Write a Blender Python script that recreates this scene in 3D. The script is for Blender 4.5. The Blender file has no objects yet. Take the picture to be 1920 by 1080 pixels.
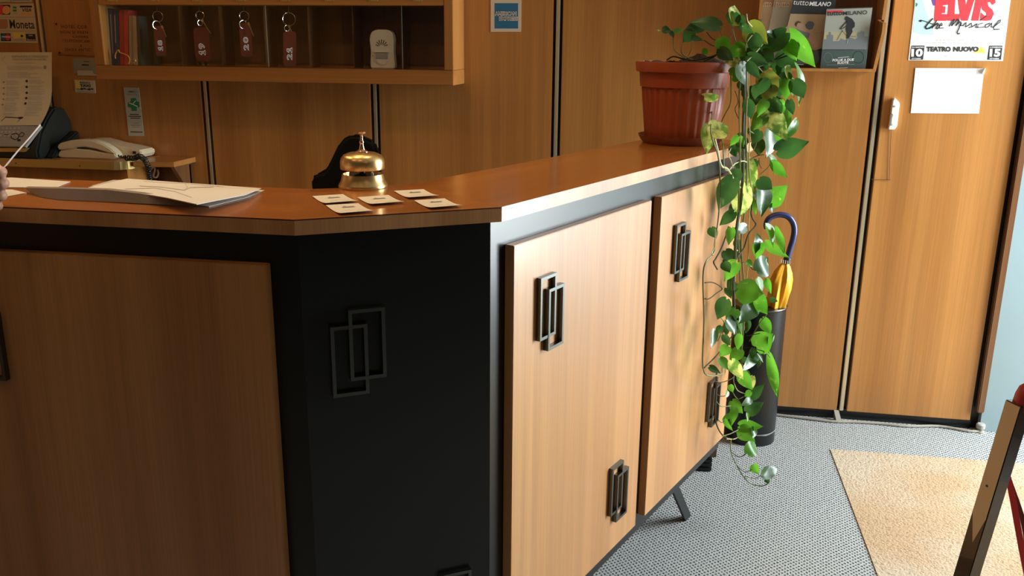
import bpy, bmesh, math, random
from mathutils import Vector, Matrix
random.seed(7)
SC = bpy.context.scene
COL = SC.collection
R = math.radians
# ---------------------------------------------------------------- camera
F = 1669.0; PITCH, ROLL, YAW = R(15.296), R(0.549), R(-9.901)
CAM = Vector((0, 0, 1.45))
_f = Vector((math.sin(YAW)*math.cos(PITCH), math.cos(YAW)*math.cos(PITCH), -math.sin(PITCH)))
_r0 = Vector((math.cos(YAW), -math.sin(YAW), 0)); _u0 = _r0.cross(_f)
_r = _r0*math.cos(ROLL) + _u0*math.sin(ROLL); _u = -_r0*math.sin(ROLL) + _u0*math.cos(ROLL)
cd = bpy.data.cameras.new('camera'); cam = bpy.data.objects.new('camera', cd); COL.objects.link(cam)
cd.sensor_width = 36; cd.lens = F/1920*36; cd.clip_start = 0.02
cam.matrix_world = Matrix(((_r.x, _u.x, -_f.x, CAM.x), (_r.y, _u.y, -_f.y, CAM.y), (_r.z, _u.z, -_f.z, CAM.z), (0, 0, 0, 1)))
SC.camera = cam
# ---------------------------------------------------------------- view, world and lights
SC.view_settings.view_transform = 'Standard'; SC.view_settings.look = 'None'
SC.view_settings.exposure = 0.0; SC.view_settings.gamma = 1.0; SC.view_settings.use_curve_mapping = False
W = bpy.data.worlds.new('daylight sky'); SC.world = W; W.use_nodes = True
W.node_tree.nodes['Background'].inputs[0].default_value = (0.75, 0.88, 1.0, 1)
W.node_tree.nodes['Background'].inputs[1].default_value = 1.0
def area(name, loc, target, sx, sy, power, col, spread=180):
    l = bpy.data.lights.new(name, 'AREA'); l.shape = 'RECTANGLE'; l.size = sx; l.size_y = sy
    l.energy = power; l.color = col; l.spread = R(spread)
    o = bpy.data.objects.new(name, l); COL.objects.link(o); o.location = loc
    o.rotation_euler = (Vector(target)-Vector(loc)).to_track_quat('-Z', 'Y').to_euler(); return o
def point(name, loc, power, col, rad=0.05):
    l = bpy.data.lights.new(name, 'POINT'); l.energy = power; l.color = col; l.shadow_soft_size = rad
    o = bpy.data.objects.new(name, l); COL.objects.link(o); o.location = loc; return o
XR = 2.3                                                    # right wall with the glass entrance
area('entrance_daylight', (XR+.12, 2.97, 1.25), (-0.2, 1.9, 0.75), 0.85, 1.95, 195, (0.90, 0.96, 1.0))
for i, (x, y, p) in enumerate(((-1.9, 2.2, 6), (-0.9, 2.2, 4.5), (-1.3, 0.6, 3.2), (-0.5, 0.5, 2.2), (0.9, -0.2, 1.5))):
    point('ceiling_lamp_light', (x, y, 2.5), p, (1.0, 0.60, 0.27), 0.06)
for x, y, p in ((-1.7, 1.72, 20), (-0.95, 1.75, 20), (-0.35, 1.9, 18)):
    l = bpy.data.lights.new('downlight', 'SPOT'); l.energy = p; l.color = (1.0, 0.66, 0.34); l.spot_size = R(108); l.spot_blend = .7; l.shadow_soft_size = .05
    o = bpy.data.objects.new('downlight', l); COL.objects.link(o); o.location = (x, y, 2.62)
# ---------------------------------------------------------------- pixel -> point helpers
def ray(px): return _r*((px[0]-960)/F) + _u*((540-px[1])/F) + _f
def onz(px, z): d = ray(px); return CAM + d*((z-CAM.z)/d.z)
def ony(px, y): d = ray(px); return CAM + d*(y/d.y)
def onp(px, p0, n): d = ray(px); return CAM + d*(((Vector(p0)-CAM).dot(n))/d.dot(n))
# ---------------------------------------------------------------- materials
MATS = {}
def mat(name, col, rough=.5, metal=0, coat=0, trans=0, spec=.5, emit=None, bump=None, var=None, alpha=1):
    if name in MATS: return MATS[name]
    m = bpy.data.materials.new(name); m.use_nodes = True; nt = m.node_tree; b = nt.nodes['Principled BSDF']
    b.inputs['Base Color'].default_value = (*col, 1); b.inputs['Roughness'].default_value = rough
    b.inputs['Metallic'].default_value = metal; b.inputs['Coat Weight'].default_value = coat
    b.inputs['Transmission Weight'].default_value = trans; b.inputs['Specular IOR Level'].default_value = spec
    b.inputs['Alpha'].default_value = alpha
    tc = nt.nodes.new('ShaderNodeTexCoord')
    if var:                                                 # (scale, amount)
        n = nt.nodes.new('ShaderNodeTexNoise'); n.inputs['Scale'].default_value = var[0]; n.inputs['Detail'].default_value = 4
        r = nt.nodes.new('ShaderNodeMix'); r.data_type = 'RGBA'
        r.inputs['A'].default_value = (*[c*(1-var[1]) for c in col], 1); r.inputs['B'].default_value = (*[min(1, c*(1+var[1])) for c in col], 1)
        nt.links.new(tc.outputs['Object'], n.inputs['Vector']); nt.links.new(n.outputs['Fac'], r.inputs['Factor'])
        nt.links.new(r.outputs['Result'], b.inputs['Base Color'])
    if bump:
        n = nt.nodes.new('ShaderNodeTexNoise'); n.inputs['Scale'].default_value = bump[0]; n.inputs['Detail'].default_value = 3
        u = nt.nodes.new('ShaderNodeBump'); u.inputs['Strength'].default_value = bump[1]; u.inputs['Distance'].default_value = .002
        nt.links.new(tc.outputs['Object'], n.inputs['Vector']); nt.links.new(n.outputs['Fac'], u.inputs['Height']); nt.links.new(u.outputs['Normal'], b.inputs['Normal'])
    MATS[name] = m; return m
def wood(name, light, dark, along='z', ang=0, rough=.35, coat=.25, red=None):
    if name in MATS: return MATS[name]
    m = bpy.data.materials.new(name); m.use_nodes = True; nt = m.node_tree; b = nt.nodes['Principled BSDF']; L = nt.links.new
    tc = nt.nodes.new('ShaderNodeTexCoord'); oi = nt.nodes.new('ShaderNodeObjectInfo')
    sc = nt.nodes.new('ShaderNodeVectorMath'); sc.operation = 'SCALE'; sc.inputs['Scale'].default_value = 0
    cx = nt.nodes.new('ShaderNodeCombineXYZ'); ml = nt.nodes.new('ShaderNodeMath'); ml.operation = 'MULTIPLY'; ml.inputs[1].default_value = 37
    L(oi.outputs['Random'], ml.inputs[0]); L(ml.outputs[0], cx.inputs[0]); L(ml.outputs[0], cx.inputs[1])
    rt = nt.nodes.new('ShaderNodeVectorRotate'); rt.rotation_type = 'Z_AXIS'; rt.inputs['Angle'].default_value = ang
    L(tc.outputs['Object'], rt.inputs['Vector'])
    ad = nt.nodes.new('ShaderNodeVectorMath'); ad.operation = 'ADD'; L(rt.outputs[0], ad.inputs[0]); L(cx.outputs[0], ad.inputs[1])
    def noise(across, alo, det, dist=0):
        mp = nt.nodes.new('ShaderNodeMapping'); s = [across]*3; s['xyz'.index(along)] = alo
        mp.inputs['Scale'].default_value = s; L(ad.outputs[0], mp.inputs['Vector'])
        n = nt.nodes.new('ShaderNodeTexNoise'); n.inputs['Scale'].default_value = 1; n.inputs['Detail'].default_value = det
        n.inputs['Distortion'].default_value = dist; L(mp.outputs[0], n.inputs['Vector']); return n.outputs['Fac']
    a = noise(7, .25, 4, .15); c = noise(30, .4, 3); d = noise(320, 3.5, 3)
    r1 = nt.nodes.new('ShaderNodeValToRGB'); r1.color_ramp.elements[0].position = .36; r1.color_ramp.elements[1].position = .6
    r1.color_ramp.elements[0].color = (*dark, 1); r1.color_ramp.elements[1].color = (*light, 1); L(a, r1.inputs[0])
    def mul(src, fac, lo, hi, p0, p1):
        rr = nt.nodes.new('ShaderNodeMapRange'); rr.inputs[1].default_value = p0; rr.inputs[2].default_value = p1
        rr.inputs[3].default_value = lo; rr.inputs[4].default_value = hi; L(fac, rr.inputs[0])
        v = nt.nodes.new('ShaderNodeVectorMath'); v.operation = 'SCALE'; L(src, v.inputs[0]); L(rr.outputs[0], v.inputs['Scale']); return v.outputs[0]
    o = mul(r1.outputs[0], c, .90, 1.05, .35, .6); o = mul(o, d, .92, 1.05, .35, .65)
    L(o, b.inputs['Base Color']); b.inputs['Roughness'].default_value = rough; b.inputs['Coat Weight'].default_value = coat
    b.inputs['Coat Roughness'].default_value = .16
    MATS[name] = m; return m
WL, WD = (0.50, 0.225, 0.060), (0.40, 0.165, 0.040)
M_WALL = wood('wall_veneer', WL, WD, 'z')
M_CAB = wood('cabinet_veneer', (0.44, 0.19, 0.048), (0.37, 0.15, 0.036), 'x')
M_CABV = wood('cabinet_veneer_upright', (0.44, 0.19, 0.048), (0.37, 0.15, 0.036), 'z')
M_PANEL = wood('counter_panel_veneer', (0.57, 0.29, 0.112), (0.45, 0.21, 0.075), 'z', rough=.36)
M_EDGE = wood('counter_edge_veneer', (0.56, 0.30, 0.13), (0.42, 0.20, 0.08), 'z', rough=.36)
M_TOPX = wood('counter_top_left', (0.42, 0.145, 0.030), (0.35, 0.112, 0.022), 'x', 0, rough=.26, coat=.3)
M_TOPC = wood('counter_top_corner', (0.42, 0.145, 0.030), (0.35, 0.112, 0.022), 'x', R(-32), rough=.26, coat=.3)
M_TOPR = wood('counter_top_right', (0.42, 0.145, 0.030), (0.35, 0.112, 0.022), 'x', R(-67.2), rough=.22, coat=.5)
M_DKWOOD = wood('dark_wood', (0.20, 0.085, 0.03), (0.12, 0.05, 0.02), 'z')
M_SEAM = mat('dark_red_seam', (0.08, 0.015, 0.008), .5)
M_BLACK = mat('black_laminate', (0.005, 0.006, 0.006), .31, spec=.5)
M_BLK = mat('black_matt', (0.012, 0.012, 0.012), .6)
M_BLKG = mat('black_groove', (0.014, 0.008, 0.006), .5)
M_ALU = mat('satin_aluminium', (0.66, 0.56, 0.38), .3, .6)
M_HANDLE = mat('dark_bronze_metal', (0.13, 0.135, 0.125), .34, 1, spec=.5)
M_BRASS = mat('polished_brass', (0.80, 0.57, 0.25), .3, 1, bump=(60, .03))
M_BRASSD = mat('aged_brass', (0.66, 0.50, 0.18), .38, .75)
M_GOLD = mat('bright_knob_brass', (0.95, 0.68, 0.45), .12, 1)
M_PAPER = mat('white_paper', (0.82, 0.80, 0.74), .6)
M_CARD = mat('cream_card', (0.84, 0.76, 0.60), .55)
M_PAPER2 = mat('grey_paper', (0.26, 0.225, 0.19), .6)
M_WHITE = mat('bright_white_paper', (0.93, 0.93, 0.93), .55)
M_INK = mat('black_ink', (0.02, 0.02, 0.022), .6)
M_GINK = mat('grey_ink', (0.32, 0.30, 0.27), .6)
M_LINK = mat('pale_grey_ink', (0.55, 0.52, 0.46), .6)
M_RED = mat('red_ink', (0.80, 0.045, 0.06), .5)
M_ORANGE = mat('orange_ink', (0.85, 0.42, 0.12), .5)
M_YEL = mat('yellow_ink', (0.85, 0.66, 0.12), .5)
M_BLUE = mat('blue_ink', (0.02, 0.14, 0.27), .5)
M_GRN = mat('green_ink', (0.02, 0.27, 0.10), .5)
M_CYAN = mat('pale_cyan_ink', (0.52, 0.84, 0.90), .5)
M_PURP = mat('purple_ink', (0.19, 0.07, 0.33), .5)
M_IVORY = mat('ivory_plastic', (0.74, 0.66, 0.46), .32, coat=.2)
M_WPL = mat('white_plastic', (0.88, 0.82, 0.70), .3, coat=.2)
M_WPL2 = mat('sensor_white_plastic', (0.86, 0.84, 0.80), .4)
M_GREYPL = mat('grey_plastic', (0.36, 0.35, 0.31), .4)
M_BLKPL = mat('black_plastic', (0.012, 0.016, 0.014), .4)
M_TERRA = mat('terracotta_plastic', (0.36, 0.072, 0.024), .4, var=(4, .12))
M_TERRA2 = mat('dark_terracotta_saucer', (0.20, 0.05, 0.02), .4)
M_SOIL = mat('soil', (0.05, 0.03, 0.018), .95, var=(60, .6), bump=(80, 1))
M_STEM = mat('green_brown_stem', (0.15, 0.17, 0.05), .5, var=(15, .35))
M_STEMB = mat('brown_stem', (0.055, 0.045, 0.018), .8, spec=.2)
M_STEML = mat('pale_stem', (0.42, 0.40, 0.17), .5)
M_NAVY = mat('navy_plastic', (0.035, 0.045, 0.15), .3, coat=.3)
M_YFAB = mat('yellow_nylon', (0.90, 0.43, 0.015), .45)
M_SKIN = mat('skin', (0.55, 0.30, 0.20), .5)
M_CLOTH = mat('dark_sleeve', (0.03, 0.035, 0.05), .8)
M_CHROME = mat('chrome', (0.75, 0.72, 0.66), .12, 1)
M_FOB = mat('dark_red_fob', (0.13, 0.026, 0.014), .3, coat=.3)
M_PALEWALL = mat('pale_blue_paint', (0.24, 0.33, 0.36), .45, var=(3, .05))
M_CEIL = mat('ceiling_paint', (0.35, 0.31, 0.25), .8)
M_ROOM = mat('warm_wall_paint', (0.10, 0.07, 0.045), .8)
M_CABLE = mat('grey_cable', (0.30, 0.27, 0.22), .5)
M_WEB = mat('red_webbing', (0.72, 0.03, 0.025), .5)
M_REDPAD = mat('dark_red_pad', (0.33, 0.02, 0.02), .35)
M_LEG = mat('dark_varnished_wood', (0.055, 0.032, 0.018), .22, coat=.6)
def glass(name, tint=(.97, .98, .97), refl=.05):
    m = bpy.data.materials.new(name); m.use_nodes = True; nt = m.node_tree; nt.nodes.clear()
    o = nt.nodes.new('ShaderNodeOutputMaterial'); mx = nt.nodes.new('ShaderNodeMixShader'); t = nt.nodes.new('ShaderNodeBsdfTransparent')
    g = nt.nodes.new('ShaderNodeBsdfGlossy'); g.inputs['Roughness'].default_value = .02; t.inputs[0].default_value = (*tint, 1)
    mx.inputs[0].default_value = refl
    nt.links.new(t.outputs[0], mx.inputs[1]); nt.links.new(g.outputs[0], mx.inputs[2]); nt.links.new(mx.outputs[0], o.inputs[0]); return m
M_GLASS = glass('clear_glass'); M_PLAQUE = None
def leafmat(name, c1, c2, vein, patch=.0, patchcol=(0.6, 0.6, 0.2), trans=.35):
    m = bpy.data.materials.new(name); m.use_nodes = True; nt = m.node_tree; L = nt.links.new
    b = nt.nodes['Principled BSDF']; out = nt.nodes['Material Output']
    tc = nt.nodes.new('ShaderNodeTexCoord'); n = nt.nodes.new('ShaderNodeTexNoise'); n.inputs['Scale'].default_value = 14; n.inputs['Detail'].default_value = 3
    L(tc.outputs['Object'], n.inputs['Vector'])
    r = nt.nodes.new('ShaderNodeValToRGB'); r.color_ramp.elements[0].color = (*c1, 1); r.color_ramp.elements[1].color = (*c2, 1)
    r.color_ramp.elements[0].position = .35; r.color_ramp.elements[1].position = .65; L(n.outputs['Fac'], r.inputs[0])
    n2 = nt.nodes.new('ShaderNodeTexNoise'); n2.inputs['Scale'].default_value = 38; n2.inputs['Detail'].default_value = 4; n2.inputs['Distortion'].default_value = .8
    L(tc.outputs['Object'], n2.inputs['Vector'])
    r2 = nt.nodes.new('ShaderNodeValToRGB'); r2.color_ramp.elements[0].position = 1-patch-.10 if patch else .98; r2.color_ramp.elements[1].position = 1-patch+.08 if patch else 1
    r2.color_ramp.elements[0].color = (0, 0, 0, 1); r2.color_ramp.elements[1].color = (1, 1, 1, 1); L(n2.outputs['Fac'], r2.inputs[0])
    mx = nt.nodes.new('ShaderNodeMix'); mx.data_type = 'RGBA'; L(r2.outputs[0], mx.inputs['Factor']); L(r.outputs[0], mx.inputs['A']); mx.inputs['B'].default_value = (*patchcol, 1)
    L(mx.outputs['Result'], b.inputs['Base Color']); b.inputs['Roughness'].default_value = .3; b.inputs['Coat Weight'].default_value = .15
    t = nt.nodes.new('ShaderNodeBsdfTranslucent'); hs = nt.nodes.new('ShaderNodeHueSaturation'); hs.inputs['Value'].default_value = 1.75; hs.inputs['Saturation'].default_value = 1.0
    L(mx.outputs['Result'], hs.inputs['Color']); L(hs.outputs[0], t.inputs[0])
    ms = nt.nodes.new('ShaderNodeMixShader'); ms.inputs[0].default_value = trans; L(b.outputs[0], ms.inputs[1]); L(t.outputs[0], ms.inputs[2]); L(ms.outputs[0], out.inputs['Surface'])
    return m
LEAF = [leafmat('deep_green_leaf', (0.020, 0.070, 0.015), (0.040, 0.115, 0.022), None, .25, (0.12, 0.2, 0.05)),
        leafmat('fresh_green_leaf', (0.055, 0.20, 0.012), (0.10, 0.28, 0.022), None, .27, (0.35, 0.5, 0.08), .5),
        leafmat('marbled_leaf', (0.07, 0.18, 0.02), (0.15, 0.28, 0.035), None, .5, (0.55, 0.58, 0.16), .45),
        leafmat('yellowing_leaf', (0.15, 0.18, 0.02), (0.21, 0.235, 0.03), None, .0, (0, 0, 0), .4)]
def carpet():
    m = bpy.data.materials.new('woven_carpet'); m.use_nodes = True; nt = m.node_tree; L = nt.links.new; b = nt.nodes['Principled BSDF']
    tc = nt.nodes.new('ShaderNodeTexCoord'); mp = nt.nodes.new('ShaderNodeMapping'); mp.inputs['Rotation'].default_value = (0, 0, R(8)); L(tc.outputs['Object'], mp.inputs['Vector'])
    nz = nt.nodes.new('ShaderNodeTexNoise'); nz.inputs['Scale'].default_value = 70; L(tc.outputs['Object'], nz.inputs['Vector'])
    wm = nt.nodes.new('ShaderNodeVectorMath'); wm.operation = 'MULTIPLY_ADD'; wm.inputs[1].default_value = (.007, .007, 0); L(nz.outputs['Color'], wm.inputs[0]); L(mp.outputs[0], wm.inputs[2])
    sx = nt.nodes.new('ShaderNodeSeparateXYZ'); L(wm.outputs[0], sx.inputs[0]); si = []
    for ax_, per in ((0, .0150), (1, .0170)):
        a_ = nt.nodes.new('ShaderNodeMath'); a_.operation = 'MULTIPLY'; a_.inputs[1].default_value = 2*math.pi/per; L(sx.outputs[ax_], a_.inputs[0])
        b_ = nt.nodes.new('ShaderNodeMath'); b_.operation = 'SINE'; L(a_.outputs[0], b_.inputs[0]); si.append(b_)
    pr_ = nt.nodes.new('ShaderNodeMath'); pr_.operation = 'MULTIPLY'; L(si[0].outputs[0], pr_.inputs[0]); L(si[1].outputs[0], pr_.inputs[1])
    dot = nt.nodes.new('ShaderNodeMapRange'); dot.interpolation_type = 'SMOOTHSTEP'; dot.inputs[1].default_value = .12; dot.inputs[2].default_value = .75; L(pr_.outputs[0], dot.inputs[0])
    br = nt.nodes.new('ShaderNodeMix'); br.data_type = 'RGBA'; br.inputs['A'].default_value = (0.39, 0.41, 0.405, 1); br.inputs['B'].default_value = (0.06, 0.065, 0.07, 1); L(dot.outputs[0], br.inputs['Factor'])
    n2 = nt.nodes.new('ShaderNodeTexNoise'); n2.inputs['Scale'].default_value = 220; n2.inputs['Detail'].default_value = 2; L(tc.outputs['Object'], n2.inputs['Vector'])
    rr = nt.nodes.new('ShaderNodeMapRange'); rr.inputs[1].default_value = .3; rr.inputs[2].default_value = .7; rr.inputs[3].default_value = .65; rr.inputs[4].default_value = 1.3; L(n2.outputs['Fac'], rr.inputs[0])
    v = nt.nodes.new('ShaderNodeVectorMath'); v.operation = 'SCALE'; L(br.outputs['Result'], v.inputs[0]); L(rr.outputs[0], v.inputs['Scale']); L(v.outputs[0], b.inputs['Base Color'])
    b.inputs['Roughness'].default_value = .9; b.inputs['Specular IOR Level'].default_value = .2
    bu = nt.nodes.new('ShaderNodeBump'); bu.inputs['Strength'].default_value = .8; bu.inputs['Distance'].default_value = .004; bu.invert = True
    L(dot.outputs[0], bu.inputs['Height']); L(bu.outputs[0], b.inputs['Normal']); return m
def matmat():
    m = bpy.data.materials.new('coir_mat'); m.use_nodes = True; nt = m.node_tree; L = nt.links.new; b = nt.nodes['Principled BSDF']
    tc = nt.nodes.new('ShaderNodeTexCoord')
    def nz(s, d):
        n = nt.nodes.new('ShaderNodeTexNoise'); n.inputs['Scale'].default_value = s; n.inputs['Detail'].default_value = d; L(tc.outputs['Object'], n.inputs['Vector']); return n
    a = nz(2.2, 3); c = nz(130, 5)
    r = nt.nodes.new('ShaderNodeValToRGB'); r.color_ramp.elements[0].color = (0.43, 0.30, 0.18, 1); r.color_ramp.elements[1].color = (0.47, 0.385, 0.28, 1)
    r.color_ramp.elements[0].position = .4; r.color_ramp.elements[1].position = .6; L(a.outputs['Fac'], r.inputs[0])
    rr = nt.nodes.new('ShaderNodeMapRange'); rr.inputs[1].default_value = .3; rr.inputs[2].default_value = .48; rr.inputs[3].default_value = .72; rr.inputs[4].default_value = 1.08; L(c.outputs['Fac'], rr.inputs[0])
    v = nt.nodes.new('ShaderNodeVectorMath'); v.operation = 'SCALE'; L(r.outputs[0], v.inputs[0]); L(rr.outputs[0], v.inputs['Scale']); L(v.outputs[0], b.inputs['Base Color'])
    b.inputs['Roughness'].default_value = .95; b.inputs['Specular IOR Level'].default_value = .1
    bu = nt.nodes.new('ShaderNodeBump'); bu.inputs['Strength'].default_value = .8; bu.inputs['Distance'].default_value = .006; L(c.outputs['Fac'], bu.inputs['Height']); L(bu.outputs[0], b.inputs['Normal']); return m
# ---------------------------------------------------------------- mesh helpers (world coordinates in, local meshes out)
class MB:
    def __init__(s): s.v = []; s.f = []; s.m = []
    def add(s, vs, fs, mi=0):
        k = len(s.v); s.v += [Vector(p) for p in vs]; s.f += [tuple(i+k for i in f) for f in fs]; s.m += [mi]*len(fs); return s
    def hexa(s, p, mi=0):                                  # 4 bottom (ccw), 4 top
        return s.add(p, [(3, 2, 1, 0), (4, 5, 6, 7), (0, 1, 5, 4), (1, 2, 6, 5), (2, 3, 7, 6), (3, 0, 4, 7)], mi)
    def box(s, c, d, ax=None, mi=0):
        c = Vector(c); X, Y, Z = ax or (Vector((1, 0, 0)), Vector((0, 1, 0)), Vector((0, 0, 1)))
        q = [(-1, -1, -1), (1, -1, -1), (1, 1, -1), (-1, 1, -1), (-1, -1, 1), (1, -1, 1), (1, 1, 1), (-1, 1, 1)]
        return s.hexa([c+X*(a*d[0]/2)+Y*(b*d[1]/2)+Z*(e*d[2]/2) for a, b, e in q], mi)
    def prism(s, poly, off, mi=0, cap=None):                # polygon (3D points) swept by vector off
        n = len(poly); off = Vector(off); P = [Vector(p) for p in poly]
        s.add(P+[p+off for p in P], [tuple(range(n))[::-1], tuple(range(n, 2*n))] + [(i, (i+1) % n, n+(i+1) % n, n+i) for i in range(n)], mi); return s
    def zprism(s, xy, z0, z1, mi=0): return s.prism([(x, y, z0) for x, y in xy], (0, 0, z1-z0), mi)
    def lathe(s, prof, c, n=40, ax=(0, 0, 1), mi=0, rx=1):
        c = Vector(c); A = Vector(ax).normalized(); X = A.orthogonal().normalized() if abs(A.z) < .999 else Vector((1, 0, 0)); Y = A.cross(X)
        vs = []; fs = []
        for r, z in prof:
            for i in range(n):
                a = 2*math.pi*i/n; vs.append(c+A*z+X*(r*math.cos(a)*rx)+Y*(r*math.sin(a)))
        for j in range(len(prof)-1):
            for i in range(n): k = (i+1) % n; fs.append((j*n+i, j*n+k, (j+1)*n+k, (j+1)*n+i))
        fs.append(tuple(range(n))[::-1]); fs.append(tuple(range((len(prof)-1)*n, len(prof)*n))); return s.add(vs, fs, mi)
    def tube(s, pts, r, n=8, mi=0, smooth=True):
        P = [Vector(p) for p in pts]
        if smooth and len(P) > 2:
            Q = []
            for i in range(len(P)-1):
                a = P[max(i-1, 0)]; b = P[i]; c = P[i+1]; d = P[min(i+2, len(P)-1)]
                for k in range(4):
                    t = k/4; Q.append(.5*((2*b)+(c-a)*t+(2*a-5*b+4*c-d)*t*t+(3*b-a-3*c+d)*t**3))
            Q.append(P[-1]); P = Q
        m = len(P); rr = r if callable(r) else (lambda t: r)
        nrm = None; vs = []; fs = []
        for i, p in enumerate(P):
            t = (P[min(i+1, m-1)]-P[max(i-1, 0)]).normalized()
            if nrm is None: nrm = t.orthogonal().normalized()
            nrm = (nrm-t*nrm.dot(t)).normalized(); b = t.cross(nrm); q = rr(i/(m-1))
            for k in range(n): a = 2*math.pi*k/n; vs.append(p+nrm*(q*math.cos(a))+b*(q*math.sin(a)))
        for i in range(m-1):
            for k in range(n): l = (k+1) % n; fs.append((i*n+k, i*n+l, (i+1)*n+l, (i+1)*n+k))
        fs.append(tuple(range(n))[::-1]); fs.append(tuple(range((m-1)*n, m*n))); return s.add(vs, fs, mi)
    def strip(s, pts, wvec, off, mi=0):                     # ribbon along pts, width vector wvec, thickness off
        P = [Vector(p) for p in pts]; wv = Vector(wvec); of = Vector(off); n = len(P)
        vs = [p for p in P]+[p+wv for p in P]+[p+of for p in P]+[p+wv+of for p in P]; fs = []
        for i in range(n-1):
            fs += [(i, i+1, n+i+1, n+i), (2*n+i, 3*n+i, 3*n+i+1, 2*n+i+1), (i, 2*n+i, 2*n+i+1, i+1), (n+i, n+i+1, 3*n+i+1, 3*n+i)]
        fs += [(0, n, 3*n, 2*n), (n-1, 3*n-1, 4*n-1, 2*n-1)]; return s.add(vs, fs, mi)
    def build(s, name, mats, parent=None, bevel=0, smooth=False, seg=2, **kw):
        w = Vector(parent_loc(parent)) if parent else Vector(kw.pop('loc', (0, 0, 0)))
        kw.pop('loc', None)
        me = bpy.data.meshes.new(name); me.from_pydata([v-w for v in s.v], [], s.f)
        for m in (mats if isinstance(mats, (list, tuple)) else [mats]): me.materials.append(m)
        for p, mi in zip(me.polygons, s.m): p.material_index = mi
        b = bmesh.new(); b.from_mesh(me)
        bmesh.ops.recalc_face_normals(b, faces=b.faces)
        if bevel:
            es = [e for e in b.edges if len(e.link_faces) == 2 and e.calc_face_angle(0) > .5]
            bmesh.ops.bevel(b, geom=es, offset=bevel, segments=seg, affect='EDGES', clamp_overlap=True)
        b.to_mesh(me); b.free()
        if smooth or bevel:
            for p in me.polygons: p.use_smooth = True
            try: me.set_sharp_from_angle(angle=R(38))
            except Exception: pass
        o = bpy.data.objects.new(name, me); COL.objects.link(o)
        if parent: o.parent = parent
        else: o.location = w
        for k, v in kw.items(): o[k] = v
        return o
def parent_loc(p):
    v = Vector((0, 0, 0))
    while p is not None: v = v+p.location; p = p.parent
    return v
def thing(name, label, cat, loc, group=None):
    o = bpy.data.objects.new(name, None); COL.objects.link(o); o.location = Vector(loc); o.empty_display_size = .05
    o['label'] = label; o['category'] = cat
    if group: o['group'] = group
    return o
def tag(o, label, cat, group=None):
    o['label'] = label; o['category'] = cat
    if group: o['group'] = group
    return o
def struct(name, mb, m, loc=(0, 0, 0), **kw):
    o = mb.build(name, m, None, loc=loc, **kw); o['kind'] = 'structure'; return o
# text as flat polygons in unit box
_TX = {}
def textpoly(s, bold=0, shear=0, space=1.0):
    key = (s, bold, shear, space)
    if key in _TX: return _TX[key]
    c = bpy.data.curves.new('t', 'FONT'); c.body = s; c.offset = bold; c.shear = shear; c.space_character = space; c.resolution_u = 3
    o = bpy.data.objects.new('t', c); COL.objects.link(o); bpy.context.view_layer.update()
    me = o.evaluated_get(bpy.context.evaluated_depsgraph_get()).to_mesh()
    vs = [v.co.copy() for v in me.vertices]; fs = [tuple(p.vertices) for p in me.polygons]
    x0 = min(v.x for v in vs); x1 = max(v.x for v in vs); y0 = min(v.y for v in vs); y1 = max(v.y for v in vs)
    uv = [((v.x-x0)/(x1-x0+1e-9), 1-(v.y-y0)/(y1-y0+1e-9)) for v in vs]
    bpy.data.objects.remove(o); bpy.data.curves.remove(c); _TX[key] = (uv, fs); return uv, fs
# prints: items in pixel coordinates mapped by surf(px, lift)
def printing(parent, surf, items, name='printing'):
    mb = MB(); mats = []
    def mi(m):
        if m not in mats: mats.append(m)
        return mats.index(m)
    for k, it in enumerate(items):
        lift = .0006+.00025*(it[-1] if isinstance(it[-1], int) else 1)
        if it[0] == 'poly':
            mb.add([surf(p, lift) for p in it[1]], [tuple(range(len(it[1])))], mi(it[2]))
        elif it[0] == 'rect':
            x0, y0, x1, y1 = it[1]; mb.add([surf(p, lift) for p in ((x0, y0), (x1, y0), (x1, y1), (x0, y1))], [(0, 1, 2, 3)], mi(it[2]))
        elif it[0] == 'disc':
            (cx, cy, rx, ry) = it[1]; mb.add([surf((cx+rx*math.cos(a*math.pi/10), cy+ry*math.sin(a*math.pi/10)), lift) for a in range(20)], [tuple(range(20))], mi(it[2]))
        elif it[0] == 'line':
            P = it[1]; w = it[3]/2
            for a, b in zip(P[:-1], P[1:]):
                d = Vector((b[0]-a[0], b[1]-a[1])); L = d.length or 1; nx, ny = -d.y/L*w, d.x/L*w; ex, ey = d.x/L*w*.5, d.y/L*w*.5
                mb.add([surf(p, lift) for p in ((a[0]+nx-ex, a[1]+ny-ey), (b[0]+nx+ex, b[1]+ny+ey), (b[0]-nx+ex, b[1]-ny+ey), (a[0]-nx-ex, a[1]-ny-ey))], [(0, 1, 2, 3)], mi(it[2]))
        elif it[0] == 'text':                               # quad TL TR BR BL
            q = it[2]; o = it[4] if len(it) > 4 and isinstance(it[4], dict) else {}
            uv, fs = textpoly(it[1], o.get('bold', 0), o.get('shear', 0), o.get('space', 1))
            def bl(u, v): return tuple((q[0][i]*(1-u)+q[1][i]*u)*(1-v)+(q[3][i]*(1-u)+q[2][i]*u)*v for i in (0, 1))
            mb.add([surf(bl(u, v), lift+.0003) for u, v in uv], fs, mi(it[3]))
    o = mb.build(name, mats, parent); return o
def rq(x0, y0, x1, y1): return ((x0, y0), (x1, y0), (x1, y1), (x0, y1))
def nrm_surf(y): return lambda p, l: ony(p, y-l)
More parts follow.
